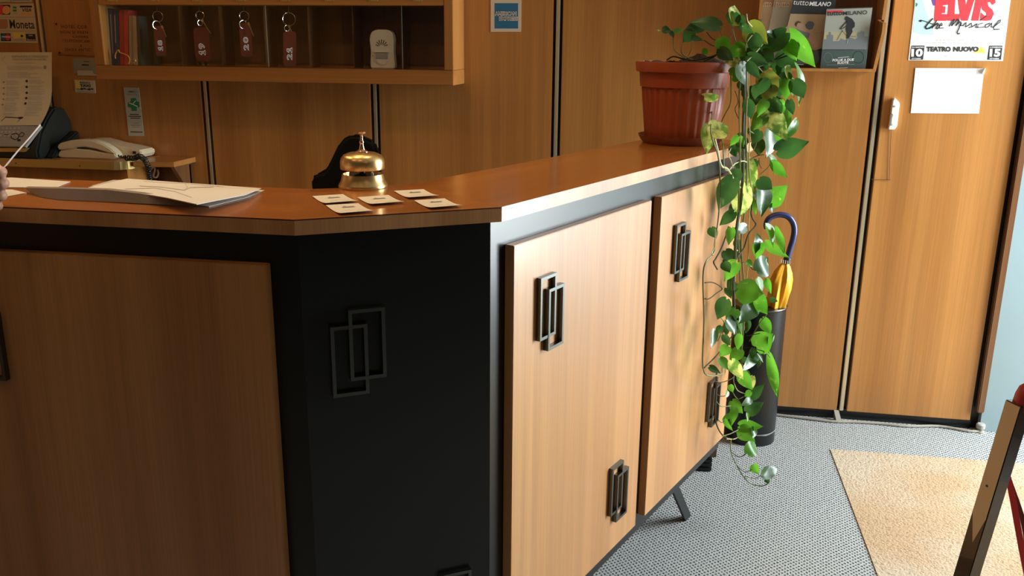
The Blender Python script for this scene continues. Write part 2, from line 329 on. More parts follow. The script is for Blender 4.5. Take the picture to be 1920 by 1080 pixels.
# ================================================================= room
D = 3.509
struct('floor', MB().box((-.5, .6, -.02), (5.9, 6.2, .04)), carpet())
bk = struct('wall_back', MB().box((-.5, D+.075, 1.35), (5.8, .1, 2.7)), M_BLKG)
strips = [-2.646-.737, -2.646, -1.918, -1.181, -.445, .738]
for a, b in zip(strips[:-1], strips[1:]):
    MB().box(((a+b)/2, D+.0125, 1.36), (b-a-.036, .025, 2.64)).build('wall_panel', M_WALL, bk, bevel=.0015)
MB().box(((.738+.021+1.222)/2, D+.0125, 1.36), (1.222-.759, .025, 2.64)).build('wall_panel', M_WALL, bk, bevel=.0015)
for a in strips[1:]:
    MB().box((a, D+.009, 1.36), (.015, .018, 2.64)).build('metal_strip', M_ALU, bk, bevel=.002)
MB().box((1.250, D-.004, 1.39), (.026, .03, 2.62)).build('door_frame', M_DKWOOD, bk, bevel=.004)
struct('trim_1', MB().box((-.95, D+.02, .022), (4.36, .012, .044)), M_BLACK)
pw = MB(); pw.box((1.78, D+.02, 1.35), (1.04, .05, 2.7)); struct('wall_back_right', pw, M_PALEWALL)
struct('ceiling', MB().box((-.5, .6, 2.72), (5.9, 6.2, .04)), M_CEIL)
struct('wall_left', MB().box((-3.42, .5, 1.35), (.06, 6.1, 2.7)), M_WALL)
struct('wall_front', MB().box((-.5, -2.45, 1.35), (5.9, .06, 2.7)), M_ROOM)
wr = MB(); y0, y1, z1 = 2.10, 3.43, 2.25
wr.box((XR+.04, (y1+D+.05)/2, 1.35), (.08, D+.05-y1, 2.7)); wr.box((XR+.04, (y0+y1)/2, (z1+2.7)/2), (.08, y1-y0, 2.7-z1))
struct('wall_right', wr, M_PALEWALL)
struct('wall_right_front', MB().box((XR+.04, (y0-2.45)/2, 1.35), (.08, y0+2.45, 2.7)), M_ROOM)
dr = struct('door_1', MB().box((XR+.03, (y0+y1)/2, .03), (.05, y1-y0, .06)).box((XR+.03, (y0+y1)/2, z1-.03), (.05, y1-y0, .06)).box((XR+.03, y0+.03, z1/2), (.05, .06, z1-.12)).box((XR+.03, y1-.03, z1/2), (.05, .06, z1-.12)).box((XR+.03, (y0+y1)/2, z1/2), (.05, .05, z1-.12)), M_ALU)
MB().box((XR+.03, (y0+y1)/2, z1/2), (.006, y1-y0-.12, z1-.12)).build('door_glass', M_GLASS, dr)
# floor mat, set flush in the carpet
mt = MB(); mt.zprism([(.652, 3.213), (1.95, 3.236), (1.95, .8), (.645, .8)], 0.0, .003)
tag(mt.build('entrance_mat', matmat(), loc=(1.2, 2, 0)), 'large beige coir entrance mat let into the grey carpet', 'mat')
# cable along the baseboard
cb = [onz(p, .006) for p in ((1455, 777.5), (1500, 783), (1560, 790), (1600, 791), (1650, 794), (1700, 799), (1760, 799), (1815, 808), (1835, 808))]
tag(MB().tube(cb, .0055).build('floor_cable', M_CABLE, loc=cb[4]), 'thin grey cable lying on the carpet along the black baseboard', 'cable')
c = onz((1571, 791), 0); tag(MB().hexa([c+Vector(p) for p in ((-.008, -.01, .0), (.012, -.01, .0), (.004, .022, 0), (-.014, .022, 0), (-.008, -.01, .008), (.012, -.01, .008), (.002, .02, .042), (-.016, .02, .042))]).build('cable_clip', M_CABLE, loc=c), 'small grey clip holding the cable below the metal wall strip', 'clip')
c = onz((1837, 810), 0); g = thing('door_stop', 'small grey round door stop on the floor by the pale blue wall', 'door stop', c)
MB().lathe([(.018, 0), (.018, .004), (.011, .007), (.010, .014)], c, 20).build('base', M_CABLE, g, smooth=True)
MB().lathe([(.011, .0), (.0165, .003), (.0165, .018), (.012, .022)], c+Vector((0, 0, .0145)), 20).build('bumper', M_GREYPL, g, smooth=True)
# ================================================================= reception counter
aR = R(22.8); dR = Vector((math.sin(aR), math.cos(aR), 0)); nR = Vector((math.cos(aR), -math.sin(aR), 0))
ZT = 1.18; TH = .0258
c1 = Vector((-.578, 1.304, 0)); c2 = Vector((-.279, 1.489, 0)); dC = (c2-c1).normalized(); nC = Vector((dC.y, -dC.x, 0))
LEN = 1.352; XL = -2.75
dL = Vector((1, 0, 0)); nL = Vector((0, -1, 0))
def isect(p, d, q, e):
    den = d.x*e.y-d.y*e.x; w = q-p; t = (w.x*e.y-w.y*e.x)/den; return p+d*t
def offline(ins):                                           # front outline moved inwards
    a = isect(c1-nL*ins, dL, c1-nC*ins, dC); b = isect(c2-nC*ins, dC, c2-nR*ins, dR); return a, b
ct = thing('reception_counter', 'long angled reception counter with wood veneer top, black body and wood panels', 'reception counter', (-.43, 1.55, 0))
inL = c1.y+.291; inR = c2-nR*.288
e3 = c2+dR*LEN; b3 = inR+dR*LEN
P = dict(a0=(XL, c1.y), a1=(c1.x, c1.y), a2=(c2.x, c2.y), a3=(e3.x, e3.y), b3=(b3.x, b3.y), b2=(-.500, 1.712), b2b=(-.535, 1.680), b1b=(-.60, 1.634), b1=(-.672, inL+.004), b0=(XL, inL))
tp = MB()
def topface(keys, mi): tp.add([(P[k][0], P[k][1], ZT) for k in keys], [tuple(range(len(keys)))], mi)
topface(('a0', 'a1', 'b1', 'b0'), 0); topface(('a1', 'a2', 'b2', 'b2b', 'b1b', 'b1'), 1); topface(('a2', 'a3', 'b3', 'b2'), 2)
ring = ['a0', 'a1', 'a2', 'a3', 'b3', 'b2', 'b2b', 'b1b', 'b1', 'b0']
for a, b in zip(ring, ring[1:]+ring[:1]):
    A, B = P[a], P[b]; zs = ZT-.0022
    tp.add([(A[0], A[1], ZT), (B[0], B[1], ZT), (B[0], B[1], zs), (A[0], A[1], zs)], [(0, 1, 2, 3)], 4 if a in ('a0', 'a1') else 3)
    tp.add([(A[0], A[1], zs), (B[0], B[1], zs), (B[0], B[1], ZT-TH), (A[0], A[1], ZT-TH)], [(0, 1, 2, 3)], 3)
tp.add([(P[k][0], P[k][1], ZT-TH) for k in ring], [tuple(range(len(ring)))[::-1]], 3)
tp.build('countertop', [M_TOPX, M_TOPC, M_TOPR, M_EDGE, M_SEAM], ct)
ZB = .198
f1, f2 = offline(.03); k1, k2 = offline(.27)
eb = c2-nR*.03+dR*1.327; kb = c2-nR*.27+dR*1.327
MB().zprism([(XL, f1.y), (f1.x, f1.y), (f2.x, f2.y), (eb.x, eb.y), (kb.x, kb.y), (k2.x, k2.y), (k1.x, k1.y), (XL, k1.y)], ZB, ZT-TH).build('body', M_BLACK, ct)
def frame_handle(parent, O, d, n, a, b, s=1, sz=(.060, .126)):
    """two overlapping rectangular rings; O origin on the front surface, d along, n outwards; a, b top-left corners (along, z)"""
    for k, (u, z) in enumerate((a, b)):
        w, h = sz; t = .0062; dep = .010 if k == 0 else .0112
        mb = MB()
        for (u0, u1, z0, z1) in ((u, u+w, z-t, z), (u, u+w, z-h, z-h+t), (u, u+t, z-h+t, z-t), (u+w-t, u+w, z-h+t, z-t)):
            cc = O+d*((u0+u1)/2)+Vector((0, 0, (z0+z1)/2))+n*(dep/2)
            mb.box(cc, (u1-u0, dep, z1-z0), (d, n, Vector((0, 0, 1))))
        mb.build('decorative_ring', M_HANDLE, parent)
def panel(O, d, n, u0, u1, zlo, zhi, handles, t=.02):
    mb = MB(); cc = O+d*((u0+u1)/2)+n*(t/2)+Vector((0, 0, (zlo+zhi)/2))
    p = mb.box(cc, (u1-u0, t, zhi-zlo), (d, n, Vector((0, 0, 1)))).build('front_panel', M_PANEL, ct, bevel=.0012)
    for a, b in handles: frame_handle(p, O+n*t, d, n, a, b)
OR = c2-nR*.03
panel(OR, dR, nR, .056, .655, .246, 1.10, [((.137, 1.023), (.167, .995)), ((.486, .480), (.514, .452))])
panel(OR, dR, nR, .712, 1.312, .246, 1.10, [((.797, 1.018), (.827, .991)), ((1.130, .490), (1.158, .463))])
OL = Vector((0, f1.y, 0))
panel(OL, dL, -Vector((0, 1, 0)), -1.50, -.637, .246, 1.10, [((-1.228, 1.018), (-1.198, .991)), ((-.93, .42), (-.90, .393))])
panel(OL, dL, -Vector((0, 1, 0)), -2.42, -1.55, .246, 1.10, [])
OC = c1-nC*.03
for (a, b) in (((.052, .989), (.083, 1.016)), ((.208, .445), (.238, .472))):
    frame_handle(ct, OC, dC, nC, a, b, sz=(.063, .127))
for q, dd, nn in ((OR-nR*.03+dR*1.05, dR, nR), (OR-nR*.17+dR*1.10, dR, nR), (OR-nR*.06+dR*.25, dR, nR), (Vector((-.75, f1.y+.06, 0)), dL, nL), (Vector((-2.5, f1.y+.06, 0)), dL, nL)):
    lg = MB(); a = q+Vector((0, 0, ZB)); b = q+dd*.155; w = .045; t = .008
    lg.hexa([b-dd*w, b, b-nn*t, b-dd*w-nn*t, a-dd*w, a, a-nn*t, a-dd*w-nn*t]); lg.build('leg', M_BLACK, ct, bevel=.001)
# low wooden block with ribbed black foot behind the counter leg
c = Vector((.17, 2.98, 0)); g = thing('wooden_block', 'small brown wooden box on black ribbed foot under the counter end', 'box', c)
MB().box(c+Vector((0, 0, .125)), (.10, .09, .13)).build('box_body', M_DKWOOD, g, bevel=.002)
for k in range(3): MB().box(c+Vector((-.005, 0, .009+k*.017)), (.085, .08, .014)).build('foot_rib', M_BLK, g, bevel=.003)
# ================================================================= things on the counter
c = onz((681, 351), ZT); bell = thing('service_bell', 'brass reception bell with tall push knob behind the cream cards', 'bell', c)
MB().lathe([(.030, .0), (.0465, .0), (.0475, .003), (.0462, .007), (.0425, .013), (.0402, .022), (.0395, .0265), (.0375, .0265), (.036, .020), (.034, .016)], c, 56).build('base', M_BRASS, bell, smooth=True)
MB().lathe([(.020, .016), (.020, .024), (.010, .026), (.005, .028), (.005, .040)], c, 24).build('striker', M_BLKPL, bell, smooth=True)
for s in (-1, 1): MB().box(c+Vector((s*.017, -.008, .024)), (.014, .010, .016)).build('bracket', M_GREYPL, bell, bevel=.002)
MB().lathe([(.0405, .036), (.0422, .036), (.0427, .038), (.0425, .050), (.0405, .057), (.036, .0625), (.027, .0665), (.014, .0685), (.006, .069)], c, 56).build('dome', M_BRASS, bell, smooth=True)
MB().lathe([(.0125, .0675), (.0125, .0695), (.0095, .071), (.006, .073), (.0045, .078), (.0036, .083), (.0040, .0845), (.0046, .087), (.0036, .0895), (.0026, .092), (.0024, .099), (.005, .1015), (.0088, .1030), (.0095, .1048), (.0085, .1065), (.004, .1078)], c, 28).build('push_knob', M_GOLD, bell, smooth=True)
CK = [((585.8, 369.5), (643.3, 365.8), (672, 379.7), (610.8, 384.7), 'cream card at the left of the bell, behind another card'),
      ((611, 386.5), (671.7, 382.8), (701.5, 398.6), (638.5, 403.8), 'cream card nearest the counter edge in front of the bell'),
      ((670, 371.7), (728.5, 367.2), (758, 381.4), (698.3, 386.2), 'cream card directly in front of the bell, in the middle of the five'),
      ((739, 359.5), (794, 356.4), (823.5, 369.7), (767.5, 373.7), 'cream card furthest from the counter edge, right of the bell'),
      ((776.7, 377.5), (833.5, 373.7), (866.7, 388.3), (808.3, 393), 'cream card furthest right, close to the counter edge')]
for k, (a, b, d_, e, lab) in enumerate(CK):
    A, B, C_, E_ = [onz(p, ZT+.001) for p in (a, b, d_, e)]; n = 7; vs = []; fs = []
    def cs(u, v, l=0):
        p = (A*(1-u)+B*u)*(1-v)+(E_*(1-u)+C_*u)*v; return p+Vector((0, 0, .0035*(4*(v-.5)**2)*(.4 if v < .5 else 1)+l))
    top = [cs(i/n, j/n, .0005) for j in range(n+1) for i in range(n+1)]; bot = [cs(i/n, j/n, 0) for j in range(n+1) for i in range(n+1)]
    fs = [(j*(n+1)+i, j*(n+1)+i+1, (j+1)*(n+1)+i+1, (j+1)*(n+1)+i) for j in range(n) for i in range(n)]
    N = (n+1)**2; fb = [tuple(q+N for q in f[::-1]) for f in fs]
    bd = [i for i in range(n+1)]+[j*(n+1)+n for j in range(1, n+1)]+[n*(n+1)+i for i in range(n-1, -1, -1)]+[j*(n+1) for j in range(n-1, 0, -1)]
    sd = [(bd[i], bd[(i+1) % len(bd)], bd[(i+1) % len(bd)]+N, bd[i]+N) for i in range(len(bd))]
    o = MB().add(top+bot, fs+fb+sd).build('business_card', M_CARD, loc=(A+C_)/2, smooth=True); tag(o, lab, 'card', 'cream cards on the counter')
    S = lambda p, l: cs(p[0], p[1], .0004+l)
    printing(o, S, [('rect', (.38, .26, .74, .32), M_GINK), ('poly', [(.35, .33), (.46, .20), (.52, .27), (.70, .25), (.76, .34)], M_GINK), ('rect', (.30, .62, .58, .635), M_LINK), ('rect', (.62, .70, .88, .715), M_LINK), ('rect', (.62, .78, .82, .795), M_LINK)])
def slab(name, px, z, th, m, label, cat, group=None):
    pts = [onz(p, z) for p in px]; c0 = sum(pts, Vector())/len(pts)
    o = MB().prism(pts, (0, 0, th)).build(name, m, loc=c0); tag(o, label, cat, group); return o
zp = lambda z: (lambda p, l: onz(p, z)+Vector((0, 0, l)))
o = slab('paper_sheet', [(252, 341), (496, 357.5), (462, 371), (392, 388), (372, 385), (300, 372)], ZT+.0006, .0008, M_PAPER, 'large white sheet at the bottom of the paper pile on the counter', 'paper')
# curled sheet: front edge standing up
bt = [((58, 362), (45, 352)), ((75, 369), (82, 353)), ((110, 374), (120, 353.5)), ((200, 378), (200, 356)), ((262, 381.5), (262, 363)), ((314, 384), (312, 371.5)), ((352, 386), (345, 377)), ((391, 388), (369, 384))]
lo = []; hi = []
for b_, t_ in bt:
    q = onz(b_, ZT+.0016); lo.append(q); hi.append(ony(t_, q.y+.006))
bkp = [onz(p, ZT+.0016)+Vector((0, 0, .0)) for p in ((150, 345), (175, 344), (210, 343), (245, 342), (280, 343), (320, 346), (380, 351), (450, 356))]
fc = MB(); n = len(lo); mid = [(h+Vector((0, .012, .0008))) for h in hi]
fc.add(lo+hi+mid, [(i, i+1, n+i+1, n+i) for i in range(n-1)]+[(n+i, n+i+1, 2*n+i+1, 2*n+i) for i in range(n-1)])
sh = Vector((0, .0008, -.0003)); fc.add([p+sh for p in lo+hi+mid], [(i+1, i, n+i, n+i+1) for i in range(n-1)]+[(n+i+1, n+i, 2*n+i, 2*n+i+1) for i in range(n-1)])
tag(fc.build('curled_sheet', M_PAPER2, loc=lo[3], smooth=True), 'greyish sheet with its front edge curled up on the counter', 'paper')
o = MB(); pts = [(238, 336), (490, 354), (460, 366), (369, 384), (312, 371.5), (260, 363), (165, 352.5)]
m0, m1, m2 = onz((238, 336), ZT+.006), onz((490, 354), ZT+.006), onz((312, 371.5), ZT+.0165)
mn = (m1-m0).cross(m2-m0).normalized(); mn = mn if mn.z > 0 else -mn
vs = [onp(p, m0, mn) for p in pts]; o.prism(vs, (0, 0, .0012)); c0 = sum(vs, Vector())/7
o = o.build('map_sheet', M_PAPER, loc=c0); tag(o, 'topmost white map sheet of the paper pile, with faint route lines', 'paper')
printing(o, lambda p, l: onp(p, m0, mn)+Vector((0, 0, l+.0009)), [('line', [(262, 350), (300, 352), (345, 358), (358, 353), (400, 352)], M_LINK, .8), ('line', [(235, 356), (290, 354), (330, 361), (360, 372)], M_LINK, .7), ('line', [(345, 344), (352, 352), (346, 359)], M_LINK, .7), ('line', [(270, 341), (310, 344), (345, 345), (420, 352)], M_LINK, .5)])
slab('clear_sleeve', [(170, 349), (212, 338), (240, 338), (205, 352)], ZT+.0006, .0008, M_LINK, 'grey translucent sleeve showing behind the white map sheet', 'sleeve')
slab('paper_sheet', [(-60, 336), (22, 333.5), (132, 341), (108, 351), (40, 352), (-60, 351)], ZT+.0006, .0008, M_PAPER, 'white sheet beside the hand, left of the curled sheet', 'paper')
slab('folded_note', [(-40, 357), (22, 356), (50, 362), (12, 369), (-40, 372)], ZT+.0006, .0008, M_PAPER, 'small folded white note at the counter edge under the hand', 'paper')
# ================================================================= hand holding a leaflet
def capsules(chains, name, m, parent=None, loc=(0, 0, 0), vox=.0022, **kw):
    mb = MB()
    for pts, rs in chains:
        mb.tube(pts, (lambda t, rs=rs: rs[min(int(t*(len(rs)-1)), len(rs)-2)]*(1-(t*(len(rs)-1)-min(int(t*(len(rs)-1)), len(rs)-2)))+rs[min(int(t*(len(rs)-1))+1, len(rs)-1)]*(t*(len(rs)-1)-min(int(t*(len(rs)-1)), len(rs)-2))), 12)
        for e, r_ in ((pts[0], rs[0]), (pts[-1], rs[-1])):
            mb.lathe([(r_*math.sin(a*math.pi/8)+1e-5, -r_*math.cos(a*math.pi/8)) for a in range(9)], e, 12)
    o = mb.build(name, m, parent, loc=loc)
    md = o.modifiers.new('remesh', 'REMESH'); md.mode = 'VOXEL'; md.voxel_size = vox
    ms = o.modifiers.new('smooth', 'SMOOTH'); ms.iterations = 4; ms.factor = .5
    bpy.context.view_layer.update(); dg = bpy.context.evaluated_depsgraph_get()
    me = bpy.data.meshes.new_from_object(o.evaluated_get(dg)); o.modifiers.clear(); o.data = me
    me.materials.clear(); me.materials.append(m)
    for p in me.polygons: p.use_smooth = True
    return o
hy = 1.27
def hp(x, y, dy=0): return ony((x, y), hy+dy*.6)
ps = thing('person', 'person at the left edge, only fingers seen, holding up a white leaflet', 'person', hp(-60, 360))
ch = []
for (tx, ty, r0, dd) in ((3, 322, .0088, -.004), (6, 344, .0098, -.006), (3, 366.5, .0094, -.004), (-4, 386, .0082, .002)):
    ch.append(([hp(tx-72, ty+6, .045), hp(tx-34, ty+1, .03), hp(tx-8, ty-1, .012), hp(tx, ty, dd), hp(tx-6, ty+2, -.012), hp(tx-24, ty+3, -.016)], [.0105, .0105, r0, r0, r0*.95, r0*.8]))
ch.append(([hp(-95, 345, .03), hp(-60, 325, -.005), hp(-30, 314, -.02), hp(-10, 312, -.018)], [.014, .0125, .0105, .009]))
ch.append(([hp(-75, 325, .04), hp(-78, 350, .04), hp(-78, 375, .035)], [.016, .018, .015]))
ch.append(([hp(-105, 335, .03), hp(-108, 360, .03), hp(-100, 380, .03)], [.017, .02, .016]))
ch.append(([hp(-80, 352, .035), hp(-150, 362, .02), hp(-230, 372, -.02), hp(-420, 400, -.10)], [.022, .026, .03, .042]))
capsules(ch, 'body', M_SKIN, ps, vox=.0026)
MB().tube([hp(-235, 372, -.02), hp(-300, 382, -.04), hp(-430, 402, -.10), hp(-560, 425, -.2)], lambda t: .042+.012*t, 16).build('sleeve', M_CLOTH, ps, smooth=True)
lf = MB(); L0 = hp(-14, 330, .0); pts = [hp(-14, 330, 0), hp(8, 312, .002), hp(30, 285, .004), hp(55, 257, .004), hp(74, 234, .0)]
wv = ray((35, 275)).normalized()*.09+Vector((.004, 0, 0)); lf.strip(pts, wv, (.0012, .0, .0012)); o = lf.build('leaflet', M_PAPER, loc=L0); tag(o, 'white leaflet held up nearly edge-on by the fingers', 'leaflet')
# ================================================================= desk behind the counter
ZD = .977
dk = thing('back_desk', 'wooden desk with brass-edged top standing against the back wall behind the counter', 'desk', (-2.6, 3.38, 0))
fy = 3.262
cor = [(-2.205+.0, fy), (-2.185, fy+.008), (-2.165, fy+.03), (-2.155, fy+.06), (-2.150, fy+.10), (-2.150, D-.002)]
poly = [(-3.38, fy), (-2.25, fy)]+cor+[(-3.38, D-.002)]
MB().zprism(poly, ZD-.028, ZD).build('desktop', M_CAB, dk)
edge = [(-3.38, fy), (-2.25, fy)]+cor[:5]
ed = MB()
for (a, b) in zip(edge[:-1], edge[1:]):
    d_ = Vector((b[0]-a[0], b[1]-a[1], 0)).normalized(); n_ = Vector((d_.y, -d_.x, 0))
    A = Vector((*a, ZD-.031)); B = Vector((*b, ZD-.031)); ed.hexa([A, B, B+n_*.003, A+n_*.003, A+Vector((0, 0, .033)), B+Vector((0, 0, .033)), B+n_*.003+Vector((0, 0, .033)), A+n_*.003+Vector((0, 0, .033))])
ed.build('brass_edge', M_BRASSD, dk, smooth=True)
for px in ((30, 306), (150, 311)):
    q = ony(px, fy-.003); MB().lathe([(.0035, 0), (.0035, .001), (.002, .0018)], q, 12, (0, -1, 0)).build('screw', M_DKWOOD, dk, smooth=True)
MB().box(((-3.38-2.17)/2, (fy+.03+D)/2, (ZD-.03)/2+.001), (1.21, D-fy-.034, ZD-.032)).build('cabinet_body', M_CABV, dk)
sf = thing('wall_shelf', 'small wooden shelf on the back wall at the right end of the brass-edged desk', 'shelf', (-2.06, 3.43, ZD-.03))
MB().zprism([(-2.145, 3.30), (-1.985, 3.335), (-1.985, D-.001), (-2.145, D-.001)], ZD-.022, ZD-.001).build('board', M_CAB, sf, bevel=.001)
MB().prism([(-2.01, 3.37, ZD-.022), (-2.01, D-.001, ZD-.022), (-2.01, D-.001, ZD-.18)], (-.016, 0, 0)).build('bracket', M_DKWOOD, sf)
MB().box((-2.085, D-.008, .55), (.15, .012, .79)).build('back_board', M_DKWOOD, sf)
# telephone
Y0 = 3.335
ph = thing('telephone', 'ivory desk telephone with arched handset lying on the brass-edged desk', 'telephone', (-2.37, 3.4, ZD))
def prof(px, y): return [ony(p, y) for p in px]
zfl = lambda P: [Vector((p.x, p.y, max(p.z, ZD+.0005))) for p in P]
MB().prism(zfl(prof([(111, 283), (108, 292), (113, 299), (213, 303), (219, 294), (214, 287), (196, 287), (166, 281), (140, 279)], Y0)), (0, .050, 0)).build('cradle', M_IVORY, ph, bevel=.004)
MB().prism(prof([(108, 279), (107, 273), (113, 268), (130, 263.5), (150, 261.5), (172, 263), (192, 270), (207, 279), (218, 289), (214, 290), (198, 285.5), (180, 280), (160, 276), (144, 276.5), (140, 279), (112, 282)], Y0), (0, .047, 0)).build('handset', M_IVORY, ph, bevel=.004)
MB().prism(zfl(prof([(128, 300), (128, 268), (160, 262), (180, 262.5), (210, 271), (240, 276.5), (262, 282), (266, 288), (262, 296), (240, 304)], Y0+.052)), (0, .105, 0)).build('phone_body', M_IVORY, ph, bevel=.004)
kp = MB()
for i in range(5):
    for j in range(3): kp.box(ony((166+i*9, 262.5+i*2.1-j*.9), Y0+.075+j*.022)+Vector((0, 0, .0015)), (.009, .012, .003))
kp.build('keypad', M_GREYPL, ph)
MB().box(ony((252, 286), Y0+.050), (.014, .004, .010)).build('socket', M_BLK, ph)
cp = [ony(p, y) for p, y in (((222, 292), 3.33), ((236, 296), 3.31), ((252, 297), 3.30), ((262, 292), 3.30), ((272, 300), 3.275), ((278, 312), 3.27), ((279, 325), 3.27), ((281, 337), 3.27), ((283, 352), 3.27))]
hel = []; m_ = 150
for i in range(m_+1):
    t = i/m_*(len(cp)-1); k = min(int(t), len(cp)-2); q = cp[k].lerp(cp[k+1], t-k); tt = (cp[k+1]-cp[k]).normalized(); a = tt.orthogonal().normalized(); b = tt.cross(a); an = i*1.05; rr_ = .0095 if i > 18 else .003
    hel.append(q+a*(rr_*math.cos(an))+b*(rr_*math.sin(an)))
MB().tube(hel, .0028, 6).build('coiled_cord', M_BLKPL, ph, smooth=True)
q = ony((291, 325), 3.42); MB
tag(MB().tube([ony(p, 3.44) for p in ((283, 318), (288, 312), (291, 318), (288, 330), (294, 332), (297, 325), (296, 318))], .004).build('cable_hook', M_WPL, loc=q, smooth=True), 'small white hook under the shelf behind the phone cord', 'hook')
# fax machine with sheet
fx = thing('fax_machine', 'dark fax machine with grey keypad at the left end of the desk', 'fax machine', (-2.75, 3.4, ZD))
XF = ony((90, 270), 3.33).x
sec = [(3.262, ZD), (3.262, ZD+.035), (3.30, ZD+.11), (3.36, ZD+.17), (3.40, ZD+.20), (3.46, ZD+.20), (3.50, ZD+.14), (3.50, ZD)]
MB().prism([(XF, y, z) for y, z in sec], (-.42, 0, 0)).build('housing', M_BLKPL, fx, bevel=.008)
MB().prism([(XF+.001, 3.30, ZD+.001), (XF+.001, 3.49, ZD+.001), (XF+.001, 3.49, ZD+.10), (XF+.001, 3.42, ZD+.07), (XF+.001, 3.33, ZD+.03)], (.035, .0, 0)).build('side_guide', M_BLKPL, fx, bevel=.006)
kq = [ony(p, y) for p, y in (((-120, 233), 3.30), ((77, 236), 3.30), ((47, 275), 3.25), ((-120, 272), 3.25))]
nn = (kq[1]-kq[0]).cross(kq[3]-kq[0]).normalized(); nn = nn if nn.y < 0 else -nn
kpd = MB().prism(kq, -nn*.012).build('keypad_panel', M_GREYPL, fx, bevel=.001)
ks = lambda p, l: onp(p, kq[0], nn)+nn*l
its = [('line', [(28, 262), (21, 258), (23, 252), (31, 250), (36, 254), (34, 260), (28, 262)], M_INK, 1.4), ('line', [(36, 253), (41, 248), (46, 251), (43, 256), (36, 256)], M_INK, 1.2), ('rect', (33, 261, 39, 265), M_INK), ('rect', (8, 252, 17, 253.2), M_INK)]
for i in range(6):
    for j in range(3): its.append(('disc', (-2+i*7.5-j*2, 240.5+j*7, 2.4, 1.4), M_LINK))
printing(kpd, ks, its, 'buttons')
MB().prism([ony(p, 3.248) for p in ((-120, 277), (50, 278), (45, 285), (-120, 284))], (0, .03, 0)).build('front_lip', M_BRASSD, fx, bevel=.001)
def ds(u, v, l=0):                                          # fax document: curved sheet
    x = -160*(1-u)+97*u; top = ony((x, 98), 3.40); k = v
    px = x-(0 if u < .2 else 1)*((u-.2)/.8)*22*max(0, (k-.55)/.45)**1.8
    y = 98+k*137; yy = 3.40-.10*k**1.6
    return ony((px, y), yy-l)
n = 14; vs = [ds(i/n, j/n) for j in range(n+1) for i in range(n+1)]; fs = [(j*(n+1)+i, j*(n+1)+i+1, (j+1)*(n+1)+i+1, (j+1)*(n+1)+i) for j in range(n) for i in range(n)]
vb = [v+Vector((0, .0008, 0)) for v in vs]; N = len(vs)
dcm = MB().add(vs+vb, fs+[tuple(q+N for q in f[::-1]) for f in fs]).build('printed_notice', mat('aged_paper', (0.74, 0.66, 0.44), .6), loc=vs[100], smooth=True)
tag(dcm, 'tall printed notice sheet standing curled on the fax machine', 'paper')
S = lambda p, l: ds((p[0]+160)/257, (p[1]-98)/137, l)
its = [('text', 'FORMAZIONE e CONSULENZA', ((22, 104), (90, 104), (90, 108), (22, 108)), M_GINK), ('text', 'SULLA SICUREZZA del LAVORO', ((24, 109.5), (87, 109.5), (87, 113), (24, 113)), M_GINK)]
rnd = random.Random(3)
def lines(x0, x1, y0, y1, st, w=.7, m=M_LINK):
    y = y0
    while y < y1:
        its.append(('line', [(x0, y), (x0+(x1-x0)*rnd.uniform(.6, 1), y)], m, w)); y += st
lines(30, 75, 117, 121, 2); lines(14, 90, 124, 131, 2.2, .8); lines(14, 75, 136, 147, 2.4, .9)
for y in (152, 163, 173, 183, 193, 202, 212): lines(12, 38, y, y+8, 2.2, .8); lines(54, 86, y-2, y+6, 2.2, .8)
for y in (152, 163, 174, 184, 194): its.append(('disc', (50, y, 2.2, 2.4), M_INK)); its.append(('disc', (7, y+2, 2.0, 1.8), M_GINK))
its += [('disc', (84, 126, 2.6, 3.6), M_GINK), ('line', [(18, 219.5), (38, 220.5), (54, 220)], M_INK, 1.4), ('line', [(18, 221), (12, 227)], M_INK, 1), ('line', [(50, 223), (46, 228)], M_INK, .9), ('disc', (49, 221, 5, 2), M_INK), ('line', [(10, 105), (3, 112), (13, 120)], M_LINK, .8)]
printing(dcm, S, its)
# ================================================================= black office chair behind the counter
c = Vector((-.92, 2.60, 0)); oc = thing('office_chair', 'black office chair whose backrest shows behind the brass bell', 'chair', c)
bp = [(584, 352), (583, 335), (590, 326), (605, 324), (614, 312), (622, 296), (632, 275), (644, 260), (657, 253), (672, 254), (690, 262), (700, 266), (707, 283), (710, 310), (711, 360), (700, 430), (640, 440), (600, 400)]
pr = [ony(p, 2.50) for p in bp]; MB().prism(pr, (-.006, .04, 0)).build('backrest', mat('black_fabric', (0.005, 0.005, 0.005), .9, spec=.2), oc, bevel=.012, seg=3)
MB().box(c+Vector((0, -.12, .50)), (.46, .46, .09)).build('seat', M_BLK, oc, bevel=.03)
MB().box(c+Vector((0, .02, .70)), (.06, .03, .36)).build('back_support', M_BLKPL, oc, bevel=.004)
MB().lathe([(.03, .08), (.03, .40), (.06, .455)], c+Vector((0, -.12, 0)), 20).build('column', M_BLKPL, oc, smooth=True)
for k in range(5):
    a = k*2*math.pi/5+.3; e = Vector((math.cos(a), math.sin(a), 0)); cc = c+Vector((0, -.12, 0))
    MB().tube([cc+Vector((0, 0, .09)), cc+e*.26+Vector((0, 0, .06))], .016, 8, smooth=False).build('base_arm', M_BLKPL, oc, smooth=True)
    MB().lathe([(.02, -.012), (.025, -.008), (.025, .008), (.02, .012)], cc+e*.26+Vector((0, 0, .026)), 16, (e.y, -e.x, 0)).build('castor', M_BLKPL, oc, smooth=True)
